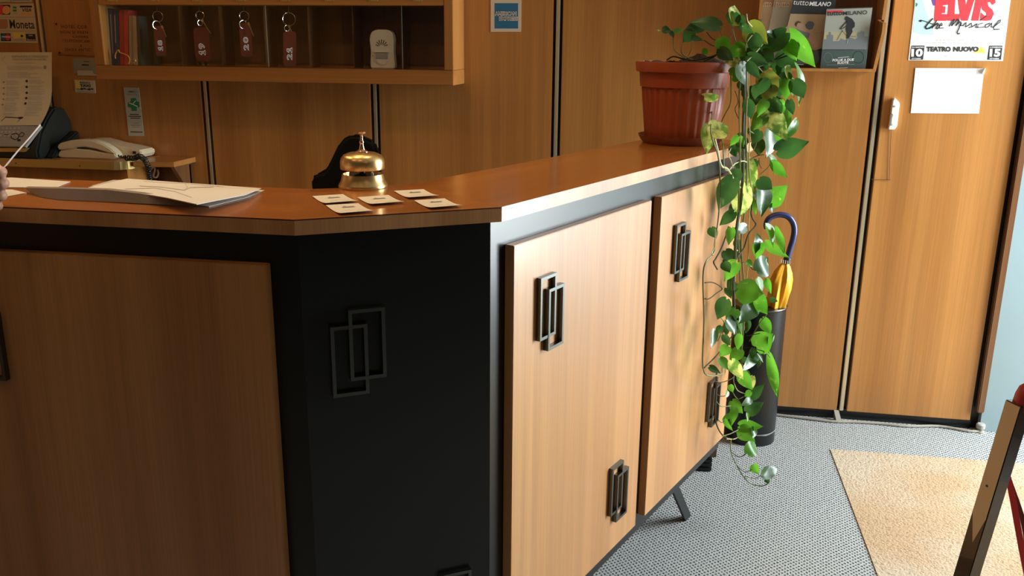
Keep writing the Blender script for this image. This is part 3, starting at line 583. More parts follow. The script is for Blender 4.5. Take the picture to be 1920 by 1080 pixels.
# ================================================================= key cabinet on the back wall
YF = 3.323; XB0, XB1 = ony((176, 100), YF).x, -.811
zb = 1.300; zt_ = 1.86
def zat(y, px=600): return ony((px, y), YF).z
zi0 = zat(128.5); zi1 = zat(10)
xi0 = ony((190, 60), YF).x; xi1 = ony((832.5, 70), YF).x
kc = thing('key_cabinet', 'long wooden key cabinet with compartments hanging on the back wall', 'cabinet', ((XB0+XB1)/2, 3.42, zb))
cy = (YF+D)/2; dy = D-YF-.001
MB().box(((XB0+XB1)/2, cy, (zb+zi0)/2), (XB1-XB0, dy, zi0-zb)).build('bottom_board', M_CAB, kc, bevel=.0015)
MB().box(((xi1+XB1)/2, cy, (zi0+zt_)/2+.0005), (XB1-xi1, dy, zt_-zi0-.001)).build('side_board', M_CABV, kc, bevel=.0015)
MB().box(((xi0+XB0)/2, cy, (zi0+zt_)/2+.0005), (xi0-XB0, dy, zt_-zi0-.001)).build('side_board', M_CABV, kc, bevel=.0015)
MB().box(((xi0+xi1)/2, cy, zi1+.022), (xi1-xi0-.001, dy, .044)).build('middle_board', M_CAB, kc, bevel=.0015)
MB().box(((xi0+xi1)/2, cy, zt_-.012), (xi1-xi0-.001, dy, .022)).build('top_board', M_CAB, kc, bevel=.0015)
MB().box(((xi0+xi1)/2, D-.006, (zi0+zt_)/2), (xi1-xi0-.002, .01, zt_-zi0-.03)).build('back_board', wood('cabinet_back_veneer', (0.20, 0.09, 0.035), (0.14, 0.06, 0.022), 'z'), kc)
for px in (340, 415, 498, 580, 663, 753):
    x = ony((px, 70), 3.40).x; MB().box((x, 3.445, (zi0+zi1)/2), (.003, .105, zi1-zi0-.002)).build('divider', M_DKWOOD, kc)
    MB().box((x, 3.445, (zi1+.044+zt_-.024)/2), (.003, .105, zt_-zi1-.07)).build('divider', M_DKWOOD, kc)
for px in (498, 753):
    x = ony((px, 30), 3.335).x
    MB().box((x, 3.336, (zi0+zi1)/2), (.0016, .003, zi1-zi0-.002)).build('glass_edge', mat('glass_edge', (0.45, 0.5, 0.42), .15, .6), kc)
for a, b in ((xi0, ony((498, 30), 3.335).x), (ony((498, 30), 3.335).x, ony((753, 30), 3.335).x), (ony((753, 30), 3.335).x, xi1)):
    MB().box(((a+b)/2, 3.336, (zi0+zi1)/2), (b-a-.002, .002, zi1-zi0-.003)).build('glass_pane', M_GLASS, kc)
for x0, x1 in ((202, 219), (281, 297), (361, 377), (443, 460), (526, 543), (609, 626), (692, 709), (775, 792)):
    A = ony((x0, 2.6), YF-.0012); B = ony((x1, 2.6), YF-.0012)
    pl = MB().box(((A.x+B.x)/2, YF-.0008, A.z+.0105), (B.x-A.x, .0014, .021)).build('number_plate', M_BRASSD, kc)
    for xx in (A.x+.006, B.x-.006): MB().box((xx, YF-.0018, A.z+.003), (.002, .0006, .002)).build('pin', M_BLK, pl)
HOOKZ = zi1
def key(fc, w, h, tilt, num, ring, rr_, ring2, kk, label, lean=0):
    Yk = 3.354; C = ony(fc, Yk); sc_ = ony((fc[0]+10, fc[1]), Yk); m = (sc_-C).length/10
    top = ony(ring, Yk)
    k = thing('room_key', label, 'key', C, 'room keys hanging in the cabinet')
    W2, H2 = w*m/2, h*m/2; r_ = W2*.55; pts = []
    ya = R(tilt); X = Vector((math.cos(ya), math.sin(ya), 0)); Z = Vector((math.sin(R(lean)), 0, math.cos(R(lean))))
    Wf = W2/math.cos(ya)
    for cx, cz, a0 in ((Wf-r_, H2-r_, 0), (-Wf+r_, H2-r_, 90), (-Wf+r_, -H2+r_, 180), (Wf-r_, -H2+r_, 270)):
        for q in range(5): a = R(a0+q*22.5); pts.append(C+X*(cx+r_*math.cos(a))+Z*(cz+r_*math.sin(a)))
    N = X.cross(Z); N = N if N.y < 0 else -N
    fb = MB().prism(pts, -N*.006).build('fob', M_FOB, k, bevel=.0012)
    def S(p, l): return C+X*(p[0]*Wf)+Z*(p[1]*H2)+N*(l)
    # number reads upwards, white outline with dark core
    z0 = -.62
    for ch_ in num:
        hh = .24 if ch_ == '1' else .36; q = ((-.45, z0), (-.45, z0+hh), (.40, z0+hh), (.40, z0))
        if ch_ == '1':
            printing(fb, S, [('line', [(.40-.85*b_, z0+hh*a_) for a_, b_ in ((0, 0), (1, 0), (1, .2), (.75, .2), (.75, 1), (.45, 1), (0, .72), (0, .55), (.38, .66), (.38, .2), (0, .2), (0, 0))], M_WHITE, .055, 2)], 'number')
        else:
            printing(fb, S, [('text', ch_, q, M_WHITE, {'bold': .05}, 1), ('text', ch_, ((-.35, z0+.055), (-.35, z0+hh-.055), (.30, z0+hh-.055), (.30, z0+.055)), M_FOB, {'bold': -.02}, 3)], 'number')
        z0 += hh+.08
    def torus(c, rad, ax, th=.0011): 
        a = Vector(ax).orthogonal().normalized(); b = Vector(ax).cross(a).normalized(); P = [c+a*(rad*math.cos(i*math.pi/10))+b*(rad*math.sin(i*math.pi/10)) for i in range(21)]
        return MB().tube(P, th, 6)
    torus(top, rr_*m, Vector((.25, -1, 0)).normalized()).build('split_ring', M_CHROME, k, smooth=True)
    hk = top+Vector((0, 0, rr_*m)); MB().tube([Vector((hk.x, hk.y, HOOKZ)), hk+Vector((0, -.003, -.001)), hk+Vector((0, .004, .001))], .001, 6).build('hook', M_BLKPL, k, smooth=True)
    if ring2: torus(ony(ring2[:2], Yk-.002), ring2[2]*m, Vector((.8, -.6, 0))).build('split_ring', M_CHROME, k, smooth=True)
    if kk:
        A, B = ony(kk[0], Yk-.006), ony(kk[1], Yk-.006); d_ = (B-A).normalized(); n_ = d_.cross(Vector((0, 1, 0)))
        kb_ = MB(); kb_.prism([A-n_*.004, A+n_*.004, A+d_*.010+n_*.0045, A+d_*.012+n_*.0016, B+n_*.0012, B-n_*.0012, A+d_*.012-n_*.0016, A+d_*.010-n_*.0045], (0, .0018, 0)); kb_.build('key_blade', M_CHROME, k)
key((300, 77), 17, 50, 20, '18', (296, 31), 8.5, (294, 47, 7), ((303, 48), (312, 69)), 'room key with dark red fob beside the books, leftmost of the four')
key((378.5, 83), 27, 56, 8, '19', (375, 29), 7, (375, 43, 4.5), ((378, 36), (395, 63)), 'room key on wide dark red fob numbered 19, its key tilted right')
key((461, 75), 19, 57, 22, '20', (458, 30), 8, (456, 46, 7), ((465, 42), (476, 68)), 'room key on dark red fob numbered 20')
key((543, 92), 21, 61, 20, '21', (542, 36), 11, (538, 53, 5), ((541, 47), (547, 60)), 'room key on lowest hanging dark red fob numbered 21, beside the white sensor', 3)
# books in the left compartment
def book(q, depth, m, label, mp=None, th=.0):
    Yb = 3.365; a, b, c_, d_ = [ony(p, Yb) for p in q]
    zmin = zi0+.0008; c_.z = max(c_.z, zmin); d_.z = max(d_.z, zmin)
    if c_.z < zmin+.012: c_.z = zmin
    if d_.z < zmin+.012: d_.z = zmin
    L = thing('book', label, 'book', (c_+d_)/2, 'books in the key cabinet')
    MB().hexa([d_, c_, c_+Vector((0, depth, 0)), d_+Vector((0, depth, 0)), a, b, b+Vector((0, depth, 0)), a+Vector((0, depth, 0))]).build('cover', m, L, bevel=.0008)
    if mp:
        for (u0, v0, u1, v1, mm) in mp:
            def S(p, l): return ((a*(1-p[0])+b*p[0])*(1-p[1])+(d_*(1-p[0])+c_*p[0])*p[1])+Vector((0, -l, 0))
            printing(L, S, [('rect', (u0, v0, u1, v1), mm)], 'spine_print')
B1 = mat('cream_cover', (0.46, 0.42, 0.30), .6); B2 = mat('blue_cover', (0.018, 0.05, 0.13), .5); B3 = mat('red_cover', (0.46, 0.03, 0.03), .5); B4 = mat('tan_cover', (0.42, 0.28, 0.16), .6); B5 = mat('dark_green_cover', (0.06, 0.08, 0.07), .5)
book(((195.5, 14), (201.5, 14), (209.5, 121), (205, 121)), .11, B1, 'thin cream book leaning at the far left of the key cabinet', [(.2, .5, .8, .95, M_LINK)])
book(((202, 15), (211.5, 17), (216, 121.5), (210, 121.5)), .10, B2, 'dark blue book between the thin cream one and another blue one', [(.4, .1, .6, .8, M_GINK)])
book(((212, 17), (221.5, 18), (224.5, 122), (216.5, 122)), .11, B2, 'dark blue book directly left of the red one', [(.2, .1, .4, .6, M_GINK)])
book(((222.5, 19), (231, 18), (232.5, 121), (225, 121)), .11, B3, 'red book beside the dark blue ones', None)
book(((231.5, 18.5), (240, 19), (240, 122), (233, 122)), .10, mat('bright_red_cover', (0.60, 0.05, 0.05), .5), 'brighter red book beside the tan ones', None)
book(((241, 29), (247.5, 29), (249, 122), (242, 122)), .10, B4, 'tan book directly right of the bright red one', [(.3, .3, .6, .9, B1)])
book(((248, 29), (255, 30), (258.5, 122), (250, 122)), .11, mat('pale_tan_cover', (0.52, 0.38, 0.24), .6), 'pale tan book at the right of the leaning row', None)
book(((256, 29), (261, 30), (266, 123), (260, 123)), .09, B5, 'thin dark green book closing the leaning row', None)
q = ony((275, 122), 3.42); q.z = zi0+.0008
fd = MB(); A = ony((258, 29), 3.46); Bp = ony((289, 32), 3.46); fd.hexa([Vector((A.x+.015, 3.455, q.z)), Vector((Bp.x+.004, 3.455, q.z)), Vector((Bp.x+.004, 3.475, q.z)), Vector((A.x+.015, 3.475, q.z)), Vector((A.x+.006, 3.46, A.z)), Vector((Bp.x, 3.46, Bp.z)), Vector((Bp.x, 3.48, Bp.z)), Vector((A.x+.006, 3.48, A.z))])
tag(fd.build('folder', mat('slate_folder', (0.07, 0.09, 0.085), .5), loc=q, bevel=.001), 'dark slate folder standing behind the leftmost room key', 'folder')
o_ = [ony(p, 3.350) for p in ((217, 110), (216, 104), (220, 95), (223, 94), (224, 98), (232, 101), (240, 105), (243, 112), (241, 120))]
tag(MB().tube(o_, .0022, 8).build('orange_band', mat('orange_rubber', (0.80, 0.33, 0.05), .4), loc=o_[3], smooth=True), 'bent orange band in front of the red books', 'band')
o_ = [ony(p, 3.352) for p in ((244, 119), (248, 112), (253, 111), (254, 116), (249, 118), (256, 119.5))]
tag(MB().tube(o_, .0018, 8).build('keyring', M_BRASSD, loc=o_[2], smooth=True), 'small tangled gold key ring at the foot of the books', 'key ring')
# motion sensor / alarm
ya = 3.37; c = ony((716, 131), ya); c.z = zi0+.001
al = thing('motion_sensor', 'white rounded motion sensor with sun-ray slots standing in the key cabinet', 'sensor', c)
def ps_(u, v): A = ony((716+u*23, 95), ya); return Vector((A.x, ya, zi0+.001+(ony((716, 56), ya).z-zi0)*v))
pts = [ps_(-.95, 0), ps_(.95, 0), ps_(1, .1), ps_(.92, .45), ps_(.98, .75), ps_(.9, .9), ps_(.65, .98), ps_(.3, 1), ps_(-.3, 1), ps_(-.65, .98), ps_(-.9, .9), ps_(-1, .75), ps_(-.92, .45), ps_(-.99, .1)]
MB().prism(pts, (0, .035, 0)).build('housing', M_WPL, al, bevel=.004, seg=3)
MB().prism([ps_(-.5, .26), ps_(.5, .26), ps_(.5, .42), ps_(-.5, .42)], (0, -.003, 0)).build('lens', mat('lens_grey', (0.42, 0.41, 0.35), .3), al, bevel=.001)
MB().prism([ps_(-.62, .42), ps_(.62, .42), ps_(.58, .45), ps_(-.58, .45)], (0, -.006, 0)).build('lens_hood', M_WPL, al, bevel=.001)
pd = [ps_(.45*math.cos(a*math.pi/8), .245-.15*math.sin(a*math.pi/8)) for a in range(9)]
MB().prism(pd, (0, -.003, 0)).build('base_button', M_WPL, al, bevel=.001)
for k in range(7):
    a = R(15+k*25); p0 = ps_(.22*math.cos(a), .57+.05*math.sin(a)); p1 = ps_(.5*math.cos(a), .57+.18*math.sin(a)); d_ = (p1-p0).normalized(); n_ = Vector((d_.z, 0, -d_.x))*.0010
    MB().prism([p0-n_, p0+n_, p1+n_*1.5, p1-n_*1.5], (0, -.0008, 0)).build('slot', M_INK, al)
MB().lathe([(.0015, 0), (.0015, .001)], ps_(-.75, .33), 10, (0, -1, 0)).build('indicator', M_INK, al)
# ================================================================= signs on the back wall
def sheet(name, px, y, th, m, label, cat, items=None, group=None, lift=0):
    pts = [ony(p, y) for p in px]; c0 = sum(pts, Vector())/len(pts)
    o = MB().prism(pts, (0, -th, 0)).build(name, m, loc=c0); tag(o, label, cat, group)
    if items: printing(o, lambda p, l: ony(p, y-th-l+.0005), items)
    return o
W0 = D-.0005
CRM = mat('yellowed_card', (0.62, 0.52, 0.34), .5)
sheet('card_sign', [(-60, 7), (63.5, 6.5), (72, 81), (-60, 79)], W0, .002, CRM, 'yellowed payment card sign at the top left of the back wall', 'sign', [
    ('rect', (-50, 9, 19, 27.5), M_INK), ('disc', (1, 18.5, 10, 9), M_RED, 2), ('disc', (12, 18.8, 7.5, 8), M_ORANGE, 3),
    ('rect', (24, 12, 31, 21.5), M_GRN), ('rect', (24, 16, 31, 17.5), M_YEL, 2), ('line', [(25, 24), (32, 24)], M_GINK, .8),
    ('rect', (37, 10.5, 60, 14), M_INK), ('text', 'VISA', ((41.5, 15.5), (58.5, 15.5), (59, 22), (42, 22)), M_INK, {'shear': .2, 'bold': .02}), ('poly', [(39, 24), (63, 24), (63.5, 28), (39.5, 28)], M_ORANGE),
    ('line', [(-50, 32.3), (64.5, 32.3)], M_GINK, .7), ('line', [(-50, 57.8), (67, 58.4)], M_GINK, .7),
    ('poly', [(-50, 36), (12, 36), (14, 38), (14.5, 51), (12, 54), (-50, 54)], mat('tan_ink', (0.45, 0.22, 0.10), .5)),
    ('text', 'Moneta', ((17, 36.5), (63, 38), (65.5, 54), (19, 53.5)), M_INK, {'bold': .012}),
    ('poly', [(1, 62.5), (19.5, 62.5), (21, 77), (2, 77)], M_INK), ('disc', (7, 69.7, 5.4, 5.6), M_BLUE, 2), ('disc', (14.5, 69.7, 5.4, 5.6), M_RED, 2), ('line', [(4, 69), (19, 69.4)], M_WHITE, 1.5, 3),
    ('poly', [(23.5, 60.5), (46, 61), (47, 71.5), (24.5, 71.5)], M_YEL), ('poly', [(38, 67.5), (41, 64.5), (44, 67.5), (41, 70.5)], M_INK, 2), ('text', 'CARTONICO'[:8], ((25, 73.5), (43.5, 73.5), (43.8, 76.2), (25, 76.2)), M_GINK),
    ('poly', [(48, 63.5), (66, 63.8), (67.5, 76.5), (49.5, 76.5)], M_INK), ('text', 'VISA', ((53, 65.2), (61, 65.4), (61.5, 68), (53.3, 68)), M_WHITE, {}, 2), ('text', 'Electron', ((50.5, 72.5), (66, 73), (66.2, 76), (51, 76)), M_WHITE, {}, 2)])
sheet('card_sign', [(-60, -45), (56, -46), (60, 4.2), (-60, 3.8)], W0, .002, mat('pale_green_card', (0.50, 0.52, 0.38), .5), 'pale payment card sign cut off by the top edge, above the yellowed one', 'sign', [
    ('rect', (23, -30, 55, 1.5), M_GINK), ('line', [(20.5, -40), (20.5, 3.5)], M_INK, .8)])
pq = [(102, 42), (200, 45), (210, 106), (109, 102.5)]
PLQ = mat('amber_acrylic', (0.42, 0.175, 0.05), .15, coat=.8)
so = {'space': 1.15}
pq_ = sheet('acrylic_plaque', pq, W0, .004, PLQ, 'amber acrylic plaque with engraved lettering, partly behind the key cabinet', 'plaque', [
    ('text', 'HOTEL COR', ((114, 46.5), (163, 48), (163.5, 54), (115, 53)), M_SEAM, so), ('text', 'NON SI PREN', ((112.5, 57.5), (164.5, 58.5), (165, 63.5), (113, 62.5)), M_SEAM, so),
    ('text', 'CAMERE', ((136, 66.5), (165, 67), (165.5, 71.5), (136.5, 71)), M_SEAM, so), ('text', 'TELEFONICAM', ((116.5, 73.5), (167, 75), (167.5, 80), (117.5, 78.5)), M_SEAM, so),
    ('text', 'E', ((150.5, 83.5), (153.5, 83.5), (153.7, 87.5), (150.7, 87.5)), M_SEAM), ('text', 'SENZA ANTIC', ((121, 90), (169, 91), (169.5, 96.5), (121.6, 95.5)), M_SEAM, so)])
for px in ((105.5, 45), (111.5, 99)):
    MB().lathe([(.0045, 0), (.004, .0015), (.002, .0025)], ony(px, W0-.004), 12, (0, -1, 0)).build('screw', M_BLK, pq_, smooth=True)
sheet('small_notice', [(136.5, 108), (182, 109), (186, 138), (139.5, 138)], W0, .001, mat('greenish_paper', (0.36, 0.35, 0.27), .5), 'grey-green printed notice directly under the amber plaque', 'notice', [
    ('line', [(157, 115), (167, 115.3)], M_INK, 1.2), ('line', [(154, 121.5), (166, 122)], M_INK, 2.2), ('line', [(149, 127), (172, 127.6)], M_GINK, .5), ('line', [(152, 130.5), (172, 131)], M_GINK, .8)])
sheet('paper_strip', [(145, 132), (173, 132), (176, 138.5), (183, 139), (183.5, 142), (145.5, 141.5)], W0-.0015, .0008, CRM, 'cream paper strip stuck over the lower edge of the grey-green notice', 'paper')
sheet('taxi_sticker', [(139.5, 149.5), (178, 151), (180, 175), (141.5, 173)], W0, .001, mat('sticker_cream', (0.62, 0.53, 0.36), .5), 'small yellow and cream taxi sticker under the notices', 'sticker', [
    ('poly', [(141, 151.5), (150, 151.8), (151, 166), (142, 165.5)], M_YEL), ('text', 'RADIO-', ((149.5, 153), (170, 154), (170.3, 157.5), (149.7, 156.5)), M_INK, {'bold': .02}, 2),
    ('text', 'TAXI', ((149.5, 158), (169.5, 158.5), (170, 163.5), (150, 162.5)), M_INK, {'bold': .04}, 2), ('text', '02', ((143.5, 165.8), (148.5, 165.9), (148.7, 168.5), (143.8, 168.3)), M_INK, {}, 2),
    ('text', '69-69', ((150, 164.3), (175, 165.3), (175.5, 170), (150.5, 168.8)), M_INK, {'bold': .06}, 2), ('line', [(144, 171.3), (177, 172.8)], M_GINK, 1)])
gx = []
for a, b in (((237, 186), (261, 204)),): pass
sheet('cross_sticker', [(231.8, 163.5), (260.5, 164.5), (270.3, 255), (241.5, 255)], W0, .001, mat('sticker_grey', (0.50, 0.50, 0.40), .5), 'tall narrow pale sticker with a green cross, right of the taxi sticker', 'sticker', [
    ('text', 'AMICI', ((240, 170), (255, 170.3), (255.3, 173.5), (240.3, 173.2)), M_GRN, {'bold': .01}), ('text', 'di CITTA', ((238, 176), (258, 176.5), (258.3, 179), (238.3, 178.5)), M_GINK),
    ('poly', [(245.5, 184), (255, 184), (256, 190), (261, 191), (261.5, 201), (256.5, 201.5), (256.5, 208), (247, 208), (246, 202), (240, 200.5), (239.5, 192), (245, 191)], M_GRN), ('line', [(242, 193), (250, 196), (258, 200)], M_WHITE, 1.6, 3), ('line', [(254, 189), (250, 194)], M_WHITE, 1.4, 3),
    ('line', [(244, 214.5), (260, 214.8)], M_INK, 1.5), ('line', [(241.5, 218), (264, 218.4)], M_INK, 1.5), ('line', [(245, 221.5), (262, 221.9)], M_INK, 1.5),
    ('line', [(250, 231), (259, 231.3)], M_GINK, 1.3), ('line', [(246, 234.8), (263, 235)], M_GINK, 1.3), ('line', [(248, 238.2), (261, 238.4)], M_GINK, 1.3), ('line', [(245, 247.2), (267, 247.8)], M_INK, 1.6)])
sheet('card_sticker', [(920, -14), (978, -14), (977, 59.7), (920, 59.7)], W0, .001, mat('sticker_border', (0.62, 0.54, 0.40), .5), 'square blue and white payment card sticker on the wood wall', 'sticker', [
    ('rect', (927.5, 6, 971.5, 53.5), M_BLUE), ('text', 'AMERICAN', ((927.5, 21.5), (968.5, 21.5), (968.5, 29.5), (927.5, 29.5)), M_PAPER, {'bold': .07}, 2), ('text', 'AMERICAN', ((928.5, 22.5), (967.5, 22.5), (967.5, 28.5), (928.5, 28.5)), M_INK, {'bold': -.005}, 4),
    ('text', 'EXPRESS', ((935.5, 31), (971.3, 31), (971.3, 39), (935.5, 39)), M_PAPER, {'bold': .07}, 2), ('text', 'EXPRESS', ((936.5, 32), (970.5, 32), (970.5, 38), (936.5, 38)), M_INK, {'bold': -.005}, 4)])
# poster
PW = M_WHITE
scr = lambda P, w: ('line', [(1690+x/8.309, y/8.309) for x, y in P], M_INK, w*1.7, 6)
EL = lambda P, m=M_RED, l=3: ('poly', [(1690+x/8.309, y/8.309) for x, y in P], m, l)
its = [EL([(250, -900), (330, 0), (430, 300), (500, 480), (500, 540), (330, 540), (185, 510), (200, 250)], M_CYAN, 1), EL([(1650, 250), (1480, 420), (1400, 520), (1340, 640), (1590, 610)], mat('very_pale_cyan', (0.74, 0.92, 0.94), .5), 1),
       EL([(225, 40), (258, 60), (240, 100), (222, 105)], M_GRN, 2), EL([(470, -500), (600, -500), (560, 90), (495, 85), (470, 0)], M_PURP, 2),
       # E L V I S
       EL([(550, -250), (745, -250), (740, 70), (645, 85), (650, 100), (690, 100), (680, 205), (630, 205), (628, 218), (725, 222), (700, 325), (512, 325)]),
       EL([(760, -250), (855, -250), (830, 218), (918, 220), (905, 325), (712, 322), (735, 100)]),
       EL([(850, -250), (970, -250), (1010, 100), (1100, -250), (1220, -250), (1035, 322), (930, 322)]),
       EL([(1210, -250), (1300, -250), (1240, 120), (1205, 322), (1090, 322), (1140, 100)]),
       EL([(1300, -180), (1440, -200), (1470, 40), (1420, 80), (1385, 30), (1345, 40), (1360, 100), (1420, 150), (1445, 215), (1400, 310), (1330, 325), (1230, 320), (1240, 190), (1290, 240), (1330, 240), (1325, 200), (1260, 150), (1245, 60), (1260, -60)]),
       scr([(285, 330), (310, 315), (380, 335), (470, 370), (640, 400)], .9), scr([(490, 290), (430, 350), (375, 420), (390, 450), (440, 440), (500, 400)], 1.6), scr([(550, 320), (500, 400), (480, 440)], 1.3), scr([(490, 420), (560, 360), (575, 370), (540, 440), (560, 450), (600, 410)], 1.2), scr([(590, 410), (640, 380), (625, 360), (590, 400), (595, 440), (660, 435)], .9),
       scr([(745, 410), (800, 320), (830, 300), (780, 400)], 1.1), scr([(785, 400), (880, 300), (900, 320), (850, 400)], 1.3), scr([(850, 400), (910, 340), (930, 345), (900, 440), (870, 500), (880, 530), (910, 520)], 1.3), scr([(940, 360), (920, 400), (960, 400), (1010, 350), (1000, 420), (1040, 400)], 1),
       scr([(1040, 400), (1090, 360), (1100, 420), (1050, 430)], 1), scr([(1100, 420), (1180, 370), (1160, 430), (1200, 420)], 1), scr([(1225, 320), (1330, 250)], .8), scr([(1270, 360), (1200, 380), (1180, 430), (1300, 420)], .8), scr([(1380, 360), (1310, 390), (1310, 430), (1350, 420), (1410, 360), (1400, 420), (1430, 420)], 1), scr([(1430, 430), (1520, 320), (1545, 310), (1540, 340), (1440, 420), (1440, 460), (1530, 455)], 1),
       ('disc', (1726, 39.2, 2.6, 2), M_INK, 6),
       ('text', 'WWW.ELVISTHEMUSICAL.IT', ((1754.5, 73.5), (1837.5, 73.5), (1837.5, 77.3), (1754.5, 77.3)), mat('faded_red_ink', (0.62, 0.38, 0.38), .5), {'space': 1.2}), ('text', 'LICENCING BY E.P.E. ELVIS PRESLEY ENTERPRISES', ((1742, 79.5), (1848, 79.5), (1848, 82), (1742, 82)), M_GINK, {'space': 1.15}),
       ('poly', [(1824, 99.5), (1832, 92), (1840, 87.5), (1845, 92), (1849, 99.8)], M_YEL, 1),
       ('text', 'TEATRO', ((1737.5, 87.3), (1783, 87.3), (1783, 97), (1736.5, 97)), M_INK, {'bold': .055}, 3), ('text', 'NUOVO', ((1788, 87.3), (1835.5, 87.3), (1834.5, 97), (1787, 97)), M_INK, {'bold': .055}, 3),
       ('poly', [(1709.3, 85.5), (1733.8, 85.5), (1730.7, 112), (1705.8, 112)], M_INK, 2), ('text', '10', ((1709, 91.5), (1731, 91.5), (1729.5, 106.5), (1708.5, 106.5)), M_WHITE, {'bold': .05}, 5), ('text', 'DA MARTEDI', ((1710, 87.5), (1732.5, 87.5), (1732.3, 89.7), (1709.8, 89.7)), M_WHITE, {'bold': .02}, 5), ('text', 'OTTOBRE', ((1709.5, 108.8), (1727, 108.8), (1726.6, 111), (1709.2, 111)), M_WHITE, {'bold': .02}, 5),
       ('poly', [(1855, 85.5), (1879.8, 85.5), (1877, 112), (1851, 112)], M_INK, 2), ('text', '15', ((1856, 91.7), (1876.5, 91.7), (1875, 106.5), (1855.2, 106.5)), M_WHITE, {'bold': .05}, 5), ('text', 'A DOMENICA', ((1856, 87.5), (1879, 87.5), (1878.6, 89.7), (1855.6, 89.7)), M_WHITE, {'bold': .02}, 5), ('text', 'OTTOBRE', ((1855.5, 108.8), (1873, 108.8), (1872.8, 111), (1855.3, 111)), M_WHITE, {'bold': .02}, 5),
       ('line', [(1770, 101), (1779, 101)], M_LINK, .8), ('line', [(1772, 104.5), (1775, 106)], M_GINK, 1), ('text', '2012', ((1789.5, 102), (1798, 102), (1798, 104.8), (1789.5, 104.8)), M_GINK), ('line', [(1831, 107), (1848, 107)], M_LINK, .6)]
sheet('poster', [(1731, -135), (1912, -135), (1880, 114.3), (1703, 113)], W0, .001, PW, 'white theatre poster with big red capitals above the blank white sheet', 'poster', its)
wp = sheet('blank_sheet', [(1716.5, 127.5), (1845.5, 128.2), (1835, 213), (1707.5, 212)], W0-.0004, .0012, M_WHITE, 'blank white paper sheet taped below the poster', 'paper')
MB().prism([ony(p, W0-.0005) for p in ((1845.5, 128), (1845.5, 131), (1843, 140), (1840, 138))], (0, -.012, .002)).build('curled_corner', M_WHITE, wp)
# door contact sensor and wire
q = ony((1675, 212), D); sn = thing('contact_sensor', 'narrow white contact sensor on the wall beside the metal strip', 'sensor', q)
MB().prism([ony(p, D-.0005) for p in ((1672.5, 188), (1676, 182.5), (1685.5, 192.5), (1680.5, 235), (1676, 242.5), (1664, 242), (1666, 232)) ], (0, -.016, 0)).build('housing', M_WPL2, sn, bevel=.002)
for px in ((1677, 199.5), (1671.5, 234)): MB().lathe([(.0035, 0), (.003, .0014)], ony(px, D-.0168), 12, (0, -1, 0)).build('screw', M_GREYPL, sn, smooth=True)
MB().tube([ony(p, D-.0175) for p in ((1669, 213), (1674, 215), (1672, 222), (1671, 235))], .0007, 6).build('terminal_wire', M_INK, sn)
MB().tube([ony(p, D-.003) for p in ((1671, 243), (1670, 270), (1669, 300), (1668, 335), (1667, 337), (1640, 337), (1634, 336))], .0009, 6).build('wire', M_SEAM, sn)
# magazine rack
rk = thing('magazine_rack', 'wooden magazine rack on the back wall left of the poster', 'rack', (.6, 3.45, 1.36))
XA = ony((1413, 100), 3.47).x; XBk = ony((1641, 100), 3.44).x; zr = ony((1620, 129), 3.40).z
for x in (XA, XBk):
    MB().prism([(x, D-.001, zr-.012), (x, 3.455, zr-.012), (x, 3.375, zr+.12), (x, 3.375, zr+.155), (x, D-.001, zr+.17), ], (.012, 0, 0)).build('side_board', M_WALL, rk, bevel=.001)
    MB().prism([(x, D-.001, zr+.17), (x, 3.40, zr+.165), (x, 3.36, zr+.42), (x, D-.001, zr+.42)], (.012, 0, 0)).build('side_board', M_WALL, rk, bevel=.001)
MB().box(((XA+XBk)/2+.006, 3.455, zr-.006), (XBk-XA-.013, .10, .010)).build('shelf_board', M_WALL, rk)
MB().box(((XA+XBk)/2+.006, D-.006, zr+.20), (XBk-XA-.013, .008, .40)).build('back_board', M_DKWOOD, rk)
DK = mat('cover_charcoal', (0.05, 0.055, 0.06), .3, coat=.5); SKY = mat('cover_sky', (0.38, 0.40, 0.34), .3, coat=.5); SKY2 = mat('cover_warm_sky', (0.47, 0.43, 0.27), .3, coat=.5)
SLT = mat('cover_slate', (0.12, 0.145, 0.16), .3, coat=.5); SLT2 = mat('cover_mid_slate', (0.20, 0.23, 0.24), .3, coat=.5); TAN = mat('cover_tan', (0.46, 0.33, 0.20), .3, coat=.5); FL = mat('cover_flesh', (0.52, 0.34, 0.24), .4)
CW = mat('cover_white', (0.60, 0.56, 0.50), .3, coat=.5); GRN2 = mat('cover_deep_green', (0.07, 0.11, 0.10), .3, coat=.5)
def zoomp(P): return [(1400+x/6.4, y/6.4) for x, y in P]
def mag(name, px, ytop, ybot, m, label, items):
    # slanted sheet: depth varies between bottom and top
    yb = max(p[1] for p in px); yt = min(p[1] for p in px)
    p0 = ony(px[3], ybot); p1 = ony(px[2], ybot); p2 = ony(px[0], ytop)
    n_ = (p1-p0).cross(p2-p0).normalized(); n_ = n_ if n_.y < 0 else -n_
    pts = [onp(p, p0, n_) for p in px]; c0 = sum(pts, Vector())/4
    o = thing(name, label, 'magazine', (pts[2]+pts[3])/2, 'magazines in the wooden rack')
    MB().prism(pts, -n_*.004).build('pages', CW, o)
    cv = MB().prism([p+n_*.0006 for p in pts], -n_*.0005).build('cover', m, o)
    printing(cv, lambda p, l: onp(p, p0, n_)+n_*(l+.0004), items, 'cover_print')
PK = mat('title_pale', (0.75, 0.62, 0.58), .4)
